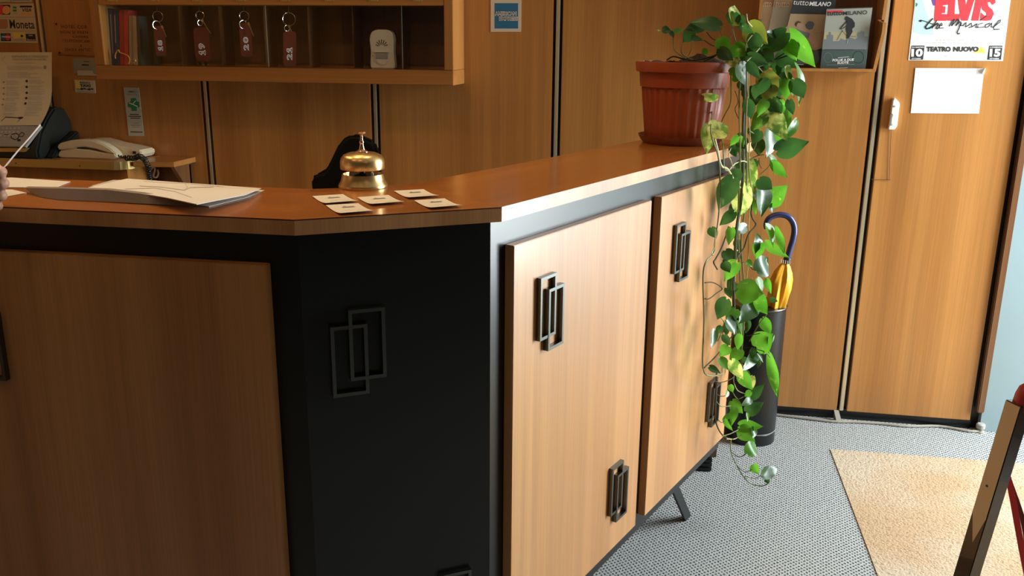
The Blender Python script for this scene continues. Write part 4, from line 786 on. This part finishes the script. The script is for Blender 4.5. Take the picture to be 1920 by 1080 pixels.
mag('magazine', [(1425, -18), (1475, -18), (1463, 112), (1412, 112)], 3.44, 3.475, CW, 'pale magazine at the far left of the rack', [
    ('poly', [(1424.8, -16), (1452, -16), (1449, 12), (1423, 12)], mat('cover_pink', (0.45, 0.30, 0.26), .4), 1), ('text', 'tutto', zoomp([(160, 15), (300, 20), (298, 78), (158, 78)]), M_WHITE, {'shear': .2}, 3), ('line', zoomp([(130, 160), (330, 165)]), M_LINK, .5)])
mag('magazine', [(1456, -18), (1540, -18), (1517, 115), (1430, 115)], 3.425, 3.455, mat('cover_grey_white', (0.46, 0.48, 0.44), .3, coat=.5), 'pale grey-white magazine second from the left in the rack', [
    ('poly', [(1455.7, -16), (1500, -16), (1490, 12), (1452, 12)], TAN, 1), ('text', 'tutto', zoomp([(350, 15), (515, 22), (512, 85), (345, 80)]), PK, {'shear': .2}, 3)])
mag('magazine', [(1488, -4), (1568, -1.5), (1545, 121), (1458, 121)], 3.405, 3.44, DK, 'dark magazine with a painted figure, left of the cyclist cover', [
    ('poly', zoomp([(525, 165), (985, 175), (950, 560), (830, 600), (420, 600)]), TAN, 1),
    ('text', 'tutto', zoomp([(562, 5), (745, 10), (742, 68), (560, 52)]), M_PAPER, {'shear': .2}, 3), ('text', 'MILANO', zoomp([(752, 18), (1015, 22), (1008, 76), (748, 70)]), M_WHITE, {'shear': .2, 'bold': .03}, 3),
    ('poly', zoomp([(590, 250), (650, 265), (720, 330), (790, 380), (860, 520), (840, 590), (740, 480), (660, 380), (600, 330)]), FL, 2),
    ('poly', zoomp([(575, 300), (585, 270), (610, 250), (650, 262), (655, 275), (615, 275), (600, 300), (602, 320)]), mat('cover_brown', (0.12, 0.06, 0.03), .4), 3), ('poly', zoomp([(700, 300), (740, 255), (790, 258), (812, 285), (790, 345), (745, 358), (712, 335)]), SLT, 3), ('line', zoomp([(780, 360), (790, 430), (820, 500)]), FL, 3, 4), ('line', zoomp([(830, 400), (910, 385)]), SLT2, .8, 3), ('poly', zoomp([(600, 350), (760, 400), (740, 460), (600, 390)]), SLT2, 4),
    ('poly', zoomp([(480, 590), (850, 600), (870, 700), (840, 770), (420, 770)]), SLT, 2), ('line', zoomp([(590, 545), (640, 580), (680, 600)]), M_WHITE, 1.6, 5), ('line', zoomp([(590, 620), (690, 640)]), M_WHITE, 1.2, 5), ('line', zoomp([(600, 770), (680, 775)]), M_WHITE, .9, 5)])
mag('magazine', [(1550, 17), (1636, 14), (1622.6, 129), (1537.5, 130.5)], 3.385, 3.425, SLT, 'front magazine with a cyclist silhouette above a grey skyline', [
    ('poly', zoomp([(960, 115), (1508, 95), (1455, 470), (920, 470)]), SKY, 1), ('poly', zoomp([(935, 380), (1330, 380), (1320, 500), (918, 500)]), SKY2, 2),
    ('poly', zoomp([(918, 470), (960, 470), (960, 420), (985, 415), (985, 385), (1010, 385), (1010, 415), (1038, 420), (1035, 495), (1110, 490), (1130, 460), (1180, 480), (1250, 450), (1300, 470), (1325, 455), (1325, 395), (1365, 385), (1375, 370), (1412, 380), (1410, 430), (1455, 440), (1437, 600), (905, 605)]), SLT2, 3),
    ('poly', zoomp([(905, 590), (1440, 590), (1425, 815), (885, 825)]), GRN2, 3),
    ('poly', zoomp([(965, 125), (1150, 122), (1148, 150), (962, 155)]), M_RED, 2), ('text', 'tutto', zoomp([(965, 135), (1148, 130), (1145, 182), (962, 188)]), M_INK, {'shear': .15, 'bold': .02}, 4), ('text', 'MILANO', zoomp([(1155, 135), (1448, 122), (1444, 170), (1152, 184)]), M_INK, {'bold': .01}, 4),
    ('poly', zoomp([(1185, 200), (1205, 192), (1225, 205), (1265, 225), (1298, 275), (1295, 320), (1265, 345), (1270, 380), (1240, 430), (1225, 465), (1195, 462), (1200, 400), (1190, 350), (1200, 300), (1195, 250), (1178, 230)]), M_INK, 5),
    ('line', zoomp([(1205, 250), (1150, 310), (1120, 345)]), M_INK, 1.8, 5), ('line', zoomp([(1215, 290), (1170, 330), (1130, 350)]), M_INK, 1.2, 5), ('line', zoomp([(1150, 360), (1085, 480)]), M_INK, .8, 5), ('line', zoomp([(1140, 360), (1200, 430), (1310, 440)]), M_INK, .6, 5), ('line', zoomp([(1215, 460), (1205, 520)]), SKY, 1.4, 5),
    ('line', [(1400+(1340+65*math.cos(a*math.pi/8))/6.4, (685+72*math.sin(a*math.pi/8))/6.4) for a in range(17)], M_INK, .8, 5), ('line', [(1400+(975+50*math.cos(a*math.pi/8))/6.4, (690+60*math.sin(a*math.pi/8))/6.4) for a in range(17)], SLT2, .7, 5),
    ('line', zoomp([(1095, 692), (1225, 680)]), M_WHITE, .7, 5), ('text', 'FOLLIE A DUE', zoomp([(1030, 706), (1288, 698), (1284, 728), (1028, 736)]), M_WHITE, {'bold': .03}, 5), ('text', 'RUOTE', zoomp([(1090, 740), (1222, 734), (1220, 762), (1088, 768)]), M_WHITE, {'bold': .03}, 5),
    ('line', zoomp([(960, 780), (1290, 770)]), M_LINK, .4, 5), ('line', zoomp([(1100, 815), (1210, 810)]), M_WHITE, .6, 5)])
# ================================================================= umbrella stand and umbrella
c = Vector((.362, 3.277, 0)); us = thing('umbrella_stand', 'black cylindrical umbrella stand on the carpet behind the counter end', 'umbrella stand', c)
MB().lathe([(.085, .0), (.0945, .0), (.0945, .042), (.0925, .044), (.0925, .046), (.0945, .048), (.0945, .525), (.097, .528), (.097, .533), (.0935, .533), (.0925, .52), (.0925, .01), (.05, .008)], c, 56).build('cylinder', M_BLACK, us, smooth=True)
MB().lathe([(.0955, .0455), (.0955, .0475), (.0935, .0475), (.0935, .0455)], c, 56).build('base_ring', M_GREYPL, us, smooth=True)
MB().lathe([(.0972, .5285), (.0978, .531), (.0965, .534), (.0945, .534)], c, 56).build('rim', M_HANDLE, us, smooth=True)
um = thing('umbrella', 'yellow folded umbrella with curved navy handle standing in the black stand', 'umbrella', (.40, 3.26, .02))
yu = 3.25
MB().tube([ony(p, yu) for p in ((1438, 428), (1437, 420), (1441, 411), (1450, 405), (1463, 402.5), (1477, 406), (1486, 416), (1489.5, 430), (1487, 448), (1481, 468), (1476, 486))], .0108, 14).build('handle', M_NAVY, um, smooth=True)
A, B = ony((1477, 483), yu), ony((1474, 493), yu); ax = (B-A).normalized()
MB().lathe([(.0125, 0), (.0135, .002), (.0135, (B-A).length)], A, 20, ax).build('collar', M_BLKPL, um, smooth=True)
for k in range(5): MB().box(ony((1465+k*4.0, 489.5+k*.9), yu-.0145), (.003, .001, .013)).build('collar_slot', M_WPL, um)
top_, bot_ = ony((1473, 492), yu), Vector((.375, 3.262, .05)); ax = (bot_-top_).normalized(); X = ax.orthogonal().normalized(); Yv = ax.cross(X); L_ = (bot_-top_).length
vs = []; NN = 48; prf = [(.006, 0), (.015, .02), (.026, .06), (.031, .10), (.032, .16), (.028, .22), (.024, .30), (.018, .42), (.008, 1)]
for j, (r_, t_) in enumerate(prf):
    for i in range(NN):
        a = 2*math.pi*i/NN; rr_ = r_*(1+.22*math.cos(5*a+t_*9)+.08*math.cos(11*a)); vs.append(top_+ax*(t_*L_)+X*(rr_*math.cos(a))*1.2+Yv*(rr_*math.sin(a)))
fs = [(j*NN+i, j*NN+(i+1) % NN, (j+1)*NN+(i+1) % NN, (j+1)*NN+i) for j in range(len(prf)-1) for i in range(NN)]+[tuple(range(NN))]
MB().add(vs, fs).build('canopy', M_YFAB, um, smooth=True)
fl = [ony(p, yu-.012) for p in ((1455, 512), (1444, 522), (1438, 560), (1436, 578), (1446, 572), (1452, 560))]
MB().prism(fl, (0, .006, 0)).build('loose_fold', M_YFAB, um, bevel=.002)
# ================================================================= plant
pc = Vector((.030, 2.650, ZT)); pl = thing('potted_plant', 'trailing green pothos in ribbed terracotta pot at the far end of the counter', 'plant', pc)
MB().lathe([(.09, 0), (.108, 0), (.116, .010), (.122, .020), (.124, .024), (.121, .024), (.112, .010), (.09, .005)], pc, 60).build('saucer', M_TERRA2, pl, smooth=True)
vs = []; NN = 144; prof_ = [(.085, .006), (.100, .006), (.103, .012), (.118, .155), (.118, .157), (.124, .159), (.127, .194), (.128, .199), (.137, .201), (.140, .224), (.139, .228), (.131, .228), (.127, .21), (.115, .19)]
for j, (r_, z_) in enumerate(prof_):
    for i in range(NN):
        a = 2*math.pi*i/NN; rb = r_*(1+(.012*(1 if math.cos(30*a) > 0 else -1) if .012 <= z_ <= .156 else 0)); vs.append(pc+Vector((rb*math.cos(a), rb*math.sin(a), z_)))
fs = [(j*NN+i, j*NN+(i+1) % NN, (j+1)*NN+(i+1) % NN, (j+1)*NN+i) for j in range(len(prof_)-1) for i in range(NN)]+[tuple(range(NN))[::-1]]
MB().add(vs, fs).build('pot', M_TERRA, pl, smooth=True)
so_ = MB(); n = 30; rg = random.Random(5); vs = [pc+Vector((0, 0, .237))]
for j in range(1, 9):
    for i in range(n): a = 2*math.pi*i/n; r_ = .126*j/8; vs.append(pc+Vector((r_*math.cos(a), r_*math.sin(a), .214+rg.uniform(0, .018)+.022*math.exp(-((r_*math.cos(a)-.05)**2+(r_*math.sin(a))**2)/.002))))
fs = [(0, 1+i, 1+(i+1) % n) for i in range(n)]+[(1+j*n+i, 1+j*n+(i+1) % n, 1+(j+1)*n+(i+1) % n, 1+(j+1)*n+i) for j in range(7) for i in range(n)]
so_.add(vs, fs).build('soil', M_SOIL, pl)
def pd_(px, off=0.0):                                       # plane in which the foliage hangs
    a = onp(px, c2+nR*(.055+off), nR); b = ony(px, 2.62-off)
    if px[1] < 250 and px[0] < 1400: return ony(px, 2.56-off)
    return a if a.y < b.y else b
VINES = [([(1300, 119), (1307, 147), (1312, 168), (1327, 193), (1335, 213), (1333, 250), (1346, 290), (1350, 330), (1348, 400), (1341, 450), (1338, 475), (1324, 490), (1318, 520), (1320, 600), (1318, 690), (1335, 705), (1355, 700)], .0028, M_STEM),
    ([(1322, 120), (1312, 147), (1312, 168)], .002, M_STEMB),
    ([(1370, 130), (1370, 190), (1360, 213), (1352, 235), (1356, 280), (1358, 315), (1366, 320)], .0022, M_STEM),
    ([(1392, 130), (1396, 175), (1394, 235), (1394, 300), (1390, 370), (1381, 430), (1378, 480), (1375, 540), (1377, 600), (1380, 640)], .006, mat('dark_green_stem', (0.05, 0.08, 0.03), .5)),
    ([(1400, 120), (1400, 190), (1398, 250), (1400, 300), (1398, 380), (1390, 450), (1394, 520), (1398, 560), (1392, 640), (1390, 680), (1405, 705)], .0034, M_STEM),
    ([(1404, 130), (1403, 200), (1406, 250), (1404, 300), (1408, 360), (1404, 420), (1402, 500), (1396, 560)], .0022, M_STEML),
    ([(1388, 130), (1386, 200), (1388, 280), (1386, 340), (1384, 420), (1386, 490), (1390, 560)], .003, M_STEM),
    ([(1410, 378), (1408, 400), (1412, 412), (1417, 422), (1403, 440), (1395, 465), (1384, 480), (1378, 492)], .003, M_STEMB),
    ([(1340, 260), (1345, 280), (1352, 310), (1365, 318), (1380, 345), (1388, 352)], .004, M_STEML),
    ([(1368, 318), (1378, 307), (1392, 302), (1400, 304)], .0022, M_STEML),
    ([(1372, 275), (1366, 290), (1370, 300), (1374, 315)], .0016, M_STEML),
    ([(1366, 425), (1355, 460), (1342, 485), (1338, 492), (1345, 505)], .0026, M_STEMB),
    ([(1341, 430), (1340, 462), (1334, 475), (1338, 478)], .0018, M_STEML),
    ([(1322, 530), (1338, 530), (1354, 541), (1343, 550), (1330, 560), (1322, 560)], .0022, M_STEMB),
    ([(1378, 520), (1376, 560), (1376, 620), (1364, 640), (1345, 665), (1320, 690)], .0026, M_STEMB),
    ([(1345, 590), (1358, 606), (1350, 630), (1345, 640)], .0018, M_STEM),
    ([(1344, 690), (1342, 740), (1341, 780), (1345, 800), (1354, 815), (1366, 822), (1374, 823)], .0028, M_STEMB),
    ([(1341, 715), (1352, 717), (1368, 712), (1377, 706)], .0018, M_STEMB), ([(1342, 738), (1352, 743), (1364, 741)], .0016, M_STEMB), ([(1343, 752), (1352, 762), (1370, 761)], .0018, M_STEM), ([(1345, 785), (1352, 792), (1358, 790)], .0014, M_STEMB),
    ([(1354, 818), (1370, 813), (1384, 806)], .0018, M_STEM), ([(1362, 823), (1378, 823), (1390, 815)], .002, M_STEML),
    ([(1377, 700), (1376, 716), (1383, 732), (1396, 738)], .0018, M_STEML), ([(1374, 736), (1383, 748), (1394, 744)], .0016, M_STEM),
    ([(1371, 822), (1370, 845), (1380, 870), (1395, 895), (1410, 908), (1430, 911), (1441, 905), (1443, 898)], .0022, M_STEM),
    ([(1372, 848), (1386, 857), (1400, 850)], .0018, M_STEMB), ([(1382, 873), (1396, 885), (1410, 880)], .0013, M_STEMB), ([(1396, 893), (1415, 897), (1428, 890)], .0016, M_STEM),
    ([(1405, 640), (1425, 605), (1437, 590), (1438, 575)], .002, M_STEM), ([(1400, 630), (1425, 625)], .0016, M_STEMB), ([(1418, 655), (1435, 660), (1444, 670)], .002, M_STEM), ([(1395, 652), (1410, 651), (1420, 653)], .0016, M_STEMB),
    ([(1378, 170), (1384, 190), (1378, 205), (1386, 225)], .0013, M_STEMB),
    ([(1405, 245), (1415, 252), (1420, 262), (1412, 282), (1400, 285)], .0016, M_STEM), ([(1405, 300), (1420, 292), (1432, 290)], .002, M_STEMB), ([(1423, 296), (1424, 308), (1428, 316)], .001, M_STEMB), ([(1424, 328), (1438, 316), (1444, 308)], .0014, M_STEM),
    ([(1418, 530), (1410, 520), (1418, 510)], .0012, M_STEML), ([(1412, 506), (1400, 493), (1390, 490)], .0016, M_STEMB)]
TOPV = [([(1262, 68), (1263, 85), (1266, 95), (1275, 103), (1290, 112)], .0018, M_STEM), ([(1279, 82), (1277, 95), (1283, 105), (1300, 112)], .0018, M_STEM), ([(1298, 72), (1297, 90), (1290, 105)], .0014, M_STEM), ([(1325, 60), (1334, 71), (1350, 80), (1360, 88)], .0016, M_STEMB), ([(1320, 75), (1333, 84), (1345, 88)], .0016, M_STEMB), ([(1349, 56), (1355, 70)], .0014, M_STEM),
    ([(1374, 50), (1376, 65), (1380, 80), (1384, 110)], .002, M_STEM), ([(1374, 52), (1368, 78), (1360, 110)], .0016, M_STEM), ([(1385, 50), (1395, 66), (1402, 90)], .0014, M_STEM), ([(1400, 26), (1402, 40), (1410, 50)], .002, M_STEML), ([(1410, 66), (1400, 80), (1398, 98)], .0018, M_STEM), ([(1351, 76), (1356, 95), (1362, 104)], .0014, M_STEML),
    ([(1480, 66), (1462, 62), (1450, 58), (1420, 95), (1400, 115)], .0024, M_STEM), ([(1488, 100), (1455, 112), (1415, 128), (1400, 132)], .0024, M_STEMB), ([(1470, 100), (1440, 118), (1405, 128)], .002, M_STEMB), ([(1460, 60), (1442, 76)], .002, M_STEM), ([(1430, 135), (1415, 118)], .002, M_STEM),
    ([(1250, 113), (1262, 106), (1280, 110), (1300, 113), (1318, 110), (1340, 104), (1352, 96)], .003, M_STEMB), ([(1320, 115), (1340, 105), (1356, 96), (1362, 108)], .003, M_STEMB), ([(1345, 88), (1350, 100), (1365, 112), (1390, 122)], .004, M_STEMB)]
for P, r_, m_ in VINES+TOPV: MB().tube([pd_(p, .004*math.sin(p[1])) for p in P], r_*.75, 7).build('vine', m_, pl, smooth=True)
Wd = Vector((.93, .30, .12)).normalized()
def mode_normal(mode, pos):
    V = (CAM-pos).normalized()
    if mode == 'p': return (V+Wd+Vector((0, 0, .15))).normalized()       # glossy side turned to the entrance
    if mode == 'b': return (V*1.0-Wd*.75).normalized()                    # lit from behind
    if mode == 'd': return (V*1.0+Vector((-.25, 0, -.35))-Wd*.05).normalized()
    return (V+Vector((.15, 0, .55))).normalized()
fol = MB(); rg = random.Random(11)
TT = [-.0, .05, .14, .27, .42, .58, .73, .87, 1.0]; HH = [.30, .66, .90, 1.0, .96, .78, .53, .24, .0]; SS = [-1, -.66, -.33, 0, .33, .66, 1]
def leaf(b, t, w, mode, mi=0, off=None):
    off = rg.uniform(-.018, .03) if off is None else off
    B = pd_(b, off); T0 = pd_(t, off); pos = (B+T0)/2; depth = (pos-CAM).dot(_f)
    T = B+(T0-B); n_ = mode_normal(mode, pos); n_ = (n_+Vector((rg.uniform(-.12, .12), 0, rg.uniform(-.12, .12)))).normalized()
    ax = (T-B)
    # tilt the axis out of the view plane so that the leaf lies in the plane of n_
    V = (pos-CAM).normalized(); k = -ax.dot(n_)/V.dot(n_) if abs(V.dot(n_)) > .25 else 0
    k = max(-.9*ax.length, min(.9*ax.length, k)); ax = ax+V*k; 
    B = pos-ax/2; L = ax.length; A = ax.normalized(); n_ = (n_-A*n_.dot(A)).normalized(); S_ = A.cross(n_)
    vis = abs((S_-V*S_.dot(V)).length); wd = w/F*depth/max(.45, vis)
    vs = []; fold = rg.uniform(.10, .30); curl = rg.uniform(.05, .22)*L; wav = rg.uniform(-.06, .06)*L
    for t_, h in zip(TT, HH):
        for s in SS:
            back = -.11*L*max(0, 1-t_/.16)*(abs(s)*1.5-abs(s)**3*.6)
            z = abs(s)**1.3*fold*wd*.5*h-curl*t_*t_+wav*math.sin(t_*5+s)
            vs.append(B+A*(t_*L+back)+S_*(s*h*wd/2)+n_*z)
    K = len(SS); fs = [(j*K+i, j*K+i+1, (j+1)*K+i+1, (j+1)*K+i) for j in range(len(TT)-1) for i in range(K-1)]
    fol.add(vs, fs, mi)
LV = [  # base, tip, width, mode, material
 ((1349, 50), (1294, 37), 24, 'm', 0), ((1320, 48), (1282, 57), 22, 'm', 0), ((1298, 58), (1279, 82), 22, 'd', 0), ((1297, 70), (1320, 75), 10, 'm', 0), ((1242, 56), (1259, 57), 13, 'm', 0), ((1257, 60), (1264, 70), 9, 'm', 0), ((1264, 60), (1283, 53), 9, 'm', 1), ((1238, 59), (1230, 55), 5, 'm', 3), ((1352, 72), (1362, 104), 26, 'b', 1), ((1326, 94), (1315, 100), 12, 'd', 1),
 ((1374, 42), (1379, 9), 30, 'p', 2), ((1377, 24), (1372, 52), 26, 'd', 0), ((1390, 30), (1386, 58), 18, 'd', 0), ((1392, 44), (1398, 58), 9, 'p', 1), ((1404, 46), (1438, 84), 38, 'd', 3), ((1414, 64), (1418, 102), 26, 'd', 0), ((1472, 62), (1418, 104), 36, 'd', 0), ((1482, 62), (1528, 127), 32, 'b', 1), ((1480, 78), (1490, 116), 26, 'b', 1), ((1464, 97), (1494, 128), 36, 'd', 0), ((1460, 62), (1476, 50), 13, 'd', 1), ((1378, 84), (1398, 106), 32, 'd', 1), ((1364, 104), (1396, 130), 22, 'm', 2), ((1386, 122), (1402, 162), 26, 'p', 0), ((1368, 136), (1385, 128), 13, 'b', 1), ((1374, 145), (1391, 146), 15, 'b', 1), ((1472, 130), (1486, 148), 20, 'p', 2), ((1492, 124), (1513, 198), 13, 'p', 1), ((1402, 104), (1440, 122), 24, 'd', 0), ((1350, 92), (1374, 116), 22, 'd', 0), ((1440, 62), (1462, 70), 12, 'p', 0), ((1404, 118), (1424, 150), 18, 'd', 0), ((1450, 78), (1470, 62), 20, 'p', 0), ((1495, 82), (1494, 118), 16, 'd', 0), ((1430, 96), (1452, 118), 26, 'd', 0), ((1395, 50), (1412, 62), 14, 'd', 0),
 ((1434, 137), (1447, 200), 38, 'm', 3), ((1474, 136), (1474, 156), 22, 'd', 0), ((1475, 150), (1472, 189), 22, 'b', 1), ((1478, 148), (1493, 183), 14, 'p', 2), ((1490, 150), (1505, 187), 28, 'd', 0), ((1343, 183), (1297, 182), 15, 'b', 2), ((1402, 188), (1408, 224), 22, 'd', 0), ((1436, 190), (1420, 217), 20, 'm', 1), ((1436, 203), (1477, 264), 36, 'm', 2), ((1448, 186), (1462, 222), 26, 'd', 0), ((1465, 188), (1468, 213), 14, 'b', 1), ((1480, 188), (1486, 218), 16, 'd', 0), ((1476, 198), (1479, 254), 13, 'm', 1), ((1493, 226), (1474, 264), 16, 'p', 1), ((1432, 212), (1410, 250), 26, 'm', 1), ((1458, 283), (1516, 266), 36, 'd', 0, .03), ((1456, 252), (1478, 270), 14, 'b', 1), ((1446, 246), (1443, 295), 28, 'p', 0), ((1424, 262), (1420, 294), 24, 'd', 0), ((1424, 246), (1410, 272), 20, 'd', 0), ((1333, 250), (1366, 234), 38, 'm', 2), ((1330, 238), (1327, 286), 28, 'm', 2), ((1384, 256), (1367, 274), 12, 'b', 1), ((1385, 257), (1393, 277), 16, 'b', 1), ((1370, 275), (1382, 294), 15, 'm', 0), ((1440, 150), (1420, 180), 18, 'd', 0), ((1420, 160), (1412, 190), 16, 'd', 0),
 ((1402, 300), (1412, 366), 28, 'b', 2), ((1398, 350), (1377, 413), 36, 'b', 2), ((1374, 336), (1344, 396), 36, 'd', 0), ((1380, 318), (1384, 345), 20, 'd', 0), ((1442, 294), (1458, 327), 14, 'p', 1), ((1448, 304), (1474, 335), 18, 'b', 1), ((1424, 336), (1447, 357), 26, 'd', 0), ((1443, 380), (1476, 347), 34, 'b', 1), ((1424, 352), (1438, 405), 26, 'p', 0), ((1412, 362), (1430, 370), 16, 'p', 0), ((1444, 384), (1450, 399), 12, 'p', 0), ((1376, 398), (1348, 424), 20, 'd', 0), ((1334, 427), (1342, 448), 18, 'd', 0), ((1398, 426), (1373, 434), 19, 'p', 0), ((1371, 428), (1366, 459), 17, 'm', 1), ((1416, 376), (1414, 405), 12, 'b', 1), ((1419, 440), (1421, 475), 14, 'p', 0), ((1427, 456), (1413, 487), 22, 'b', 1), ((1436, 424), (1458, 461), 16, 'p', 1), ((1456, 428), (1470, 476), 13, 'b', 1),
 ((1436, 455), (1475, 484), 18, 'b', 1), ((1419, 508), (1445, 482), 36, 'p', 0), ((1384, 543), (1432, 552), 44, 'b', 1, .03), ((1410, 548), (1438, 590), 30, 'b', 1, .028), ((1420, 523), (1432, 555), 14, 'p', 1), ((1438, 524), (1444, 552), 13, 'b', 1), ((1360, 470), (1374, 492), 22, 'm', 0), ((1381, 493), (1356, 528), 26, 'b', 1), ((1358, 492), (1368, 512), 18, 'd', 0), ((1362, 562), (1344, 600), 28, 'd', 0), ((1354, 572), (1376, 570), 18, 'p', 0), ((1414, 566), (1388, 606), 32, 'p', 0, .02), ((1380, 580), (1362, 604), 24, 'm', 1), ((1400, 490), (1412, 500), 12, 'm', 1), ((1362, 540), (1372, 560), 12, 'm', 0), ((1445, 560), (1458, 566), 10, 'd', 0),
 ((1362, 600), (1381, 626), 22, 'p', 0), ((1388, 606), (1392, 628), 11, 'p', 1), ((1388, 628), (1381, 657), 15, 'b', 1), ((1430, 598), (1446, 627), 20, 'b', 1), ((1418, 650), (1450, 626), 40, 'b', 1), ((1440, 640), (1454, 628), 12, 'p', 1), ((1443, 666), (1458, 748), 18, 'b', 1), ((1419, 662), (1394, 696), 20, 'p', 0), ((1420, 664), (1433, 680), 7, 'p', 0), ((1412, 654), (1407, 682), 11, 'd', 0), ((1424, 674), (1420, 692), 9, 'd', 0), ((1340, 620), (1334, 654), 14, 'p', 0), ((1366, 650), (1348, 668), 20, 'b', 1), ((1388, 656), (1368, 682), 22, 'm', 1), ((1372, 676), (1392, 712), 22, 'b', 2), ((1388, 698), (1409, 732), 22, 'b', 1), ((1412, 706), (1408, 732), 12, 'b', 2), ((1358, 628), (1368, 650), 14, 'd', 0), ((1350, 672), (1368, 694), 16, 'm', 1), ((1330, 688), (1352, 700), 12, 'm', 0), ((1372, 590), (1380, 606), 12, 'd', 0), ((1352, 612), (1342, 628), 12, 'd', 0),
 ((1409, 746), (1432, 720), 18, 'd', 0), ((1408, 735), (1394, 744), 12, 'b', 1), ((1408, 747), (1394, 760), 14, 'p', 0), ((1369, 722), (1374, 736), 11, 'b', 1), ((1365, 734), (1361, 746), 8, 'p', 1), ((1373, 752), (1392, 776), 21, 'b', 1), ((1378, 765), (1371, 798), 15, 'm', 1), ((1357, 788), (1376, 770), 9, 'b', 1), ((1359, 787), (1373, 809), 10, 'b', 1), ((1400, 772), (1431, 755), 24, 'd', 0), ((1401, 775), (1402, 791), 6, 'p', 1), ((1387, 798), (1429, 800), 22, 'b', 1), ((1388, 803), (1415, 827), 28, 'b', 1), ((1414, 802), (1412, 822), 12, 'p', 0), ((1401, 850), (1420, 825), 25, 'p', 1), ((1413, 872), (1422, 890), 16, 'b', 1), ((1430, 890), (1463, 877), 22, 'p', 0), ((1436, 898), (1442, 906), 9, 'd', 0)]
for l in LV: leaf(l[0], l[1], l[2]*1.12, *l[3:])
for cx, cy, rx, ry, n, sz in ((1432, 92, 58, 34, 20, 34), (1448, 190, 36, 55, 12, 30), (1404, 150, 20, 50, 8, 26), (1402, 275, 24, 40, 9, 26), (1388, 360, 22, 40, 6, 26), (1378, 500, 16, 60, 7, 20), (1384, 600, 24, 40, 7, 20), (1376, 680, 22, 34, 6, 18)):
    for _ in range(n):
        a_ = rg.uniform(0, 6.28); q_ = rg.random()**.5; p_ = (cx+rx*q_*math.cos(a_), cy+ry*q_*math.sin(a_)); g_ = rg.uniform(.6, 2.5); l_ = sz*rg.uniform(.8, 1.3)
        leaf(p_, (p_[0]+l_*math.cos(g_), p_[1]+l_*math.sin(g_)), sz*rg.uniform(.6, .85), rg.choice('dddm'), 0, rg.uniform(-.06, -.02))
fo = fol.build('foliage', LEAF, pl, smooth=True)
# ================================================================= folding chair leg at the right edge
yc = 1.6; T_ = ony((1914, 745), yc); Bq = ony((1812, 1080), yc); ax = (Bq-T_).normalized(); ft = T_+ax*((T_.z)/-ax.z)
fc_ = thing('folding_chair', 'dark varnished slanted chair leg with red padded end and red strap at the right edge', 'chair', (ft.x, ft.y, 0))
side = Vector((0, 1, 0)).cross(ax).normalized(); dp = ax.cross(side).normalized()
an = R(-32); s2 = side*math.cos(an)+dp*math.sin(an); d2 = -side*math.sin(an)+dp*math.cos(an)
def bar(a, b, w, t, m, nm, bev=.0015):
    q = [a-s2*w/2-d2*t/2, a+s2*w/2-d2*t/2, a+s2*w/2+d2*t/2, a-s2*w/2+d2*t/2]; return MB().hexa([p+(b-a) for p in q]+q).build(nm, m, fc_, bevel=bev)
bar(T_+ax*.01, ft-ax*.014, .030, .032, M_LEG, 'leg')
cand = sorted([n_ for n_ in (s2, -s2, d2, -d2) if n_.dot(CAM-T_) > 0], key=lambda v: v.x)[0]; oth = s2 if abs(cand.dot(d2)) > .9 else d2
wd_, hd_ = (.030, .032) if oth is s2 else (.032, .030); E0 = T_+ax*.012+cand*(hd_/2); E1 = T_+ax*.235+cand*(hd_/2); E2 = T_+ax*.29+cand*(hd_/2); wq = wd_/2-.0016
MB().prism([E0-oth*wq, E0+oth*wq, E1+oth*wq, E2-oth*wq*.2, E1-oth*wq], cand*.0004).build('tan_face', mat('tan_wood', (0.60, 0.45, 0.28), .35, coat=.3), fc_, label='tan face of the leg')  # thin tan strip over the upper leg face, tapering at its lower end
scw = onp((1850.5, 911), T_+cand*(hd_/2+.0002), cand); MB().lathe([(.0022, 0), (.0022, .0009)], scw, 12, cand).build('screw', M_BLK, fc_)
cap = T_+ax*.005; MB().lathe([(.004, -.030), (.014, -.028), (.0195, -.018), (.021, 0), (.0195, .014), (.014, .022), (.004, .024)], cap+Vector((.012, 0, .006)), 24, (.25, 0, 1)).build('padded_end', M_REDPAD, fc_, smooth=True)
o2 = Vector((.42, .05, 0)); q1 = ft+Vector((.50, .0, 0)); q2 = T_+Vector((-.1+.2, .04, 0))
MB().tube([T_+Vector((.03, .0, .01)), T_+Vector((.50, .0, .01))], .012, 10, smooth=False).build('cross_bar', M_LEG, fc_, smooth=True)
MB().tube([T_+Vector((.50, 0, .01)), Vector((ft.x+.66, ft.y, .012))], .015, 10, smooth=False).build('leg', M_LEG, fc_, smooth=True)
yb = 1.66
sp = [ony(p, yb) for p in ((1872, 866), (1880, 884), (1887, 905), (1894, 940), (1901, 980), (1910, 1030), (1922, 1090), (1936, 1130), (1960, 1150), (2010, 1150))]
MB().strip(sp, (.0105, -.004, .001), (.0, .0015, .0)).build('strap', M_WEB, fc_)
sp = [ony(p, yb+.02) for p in ((1890, 905), (1902, 938), (1911, 965), (1918, 1000), (1926, 1060), (1945, 1120), (2000, 1140))]
MB().strip(sp, (.008, -.003, .001), (.0, .0015, .0)).build('strap', mat('brown_webbing', (0.05, 0.03, 0.02), .6), fc_, label='dark brown strap')
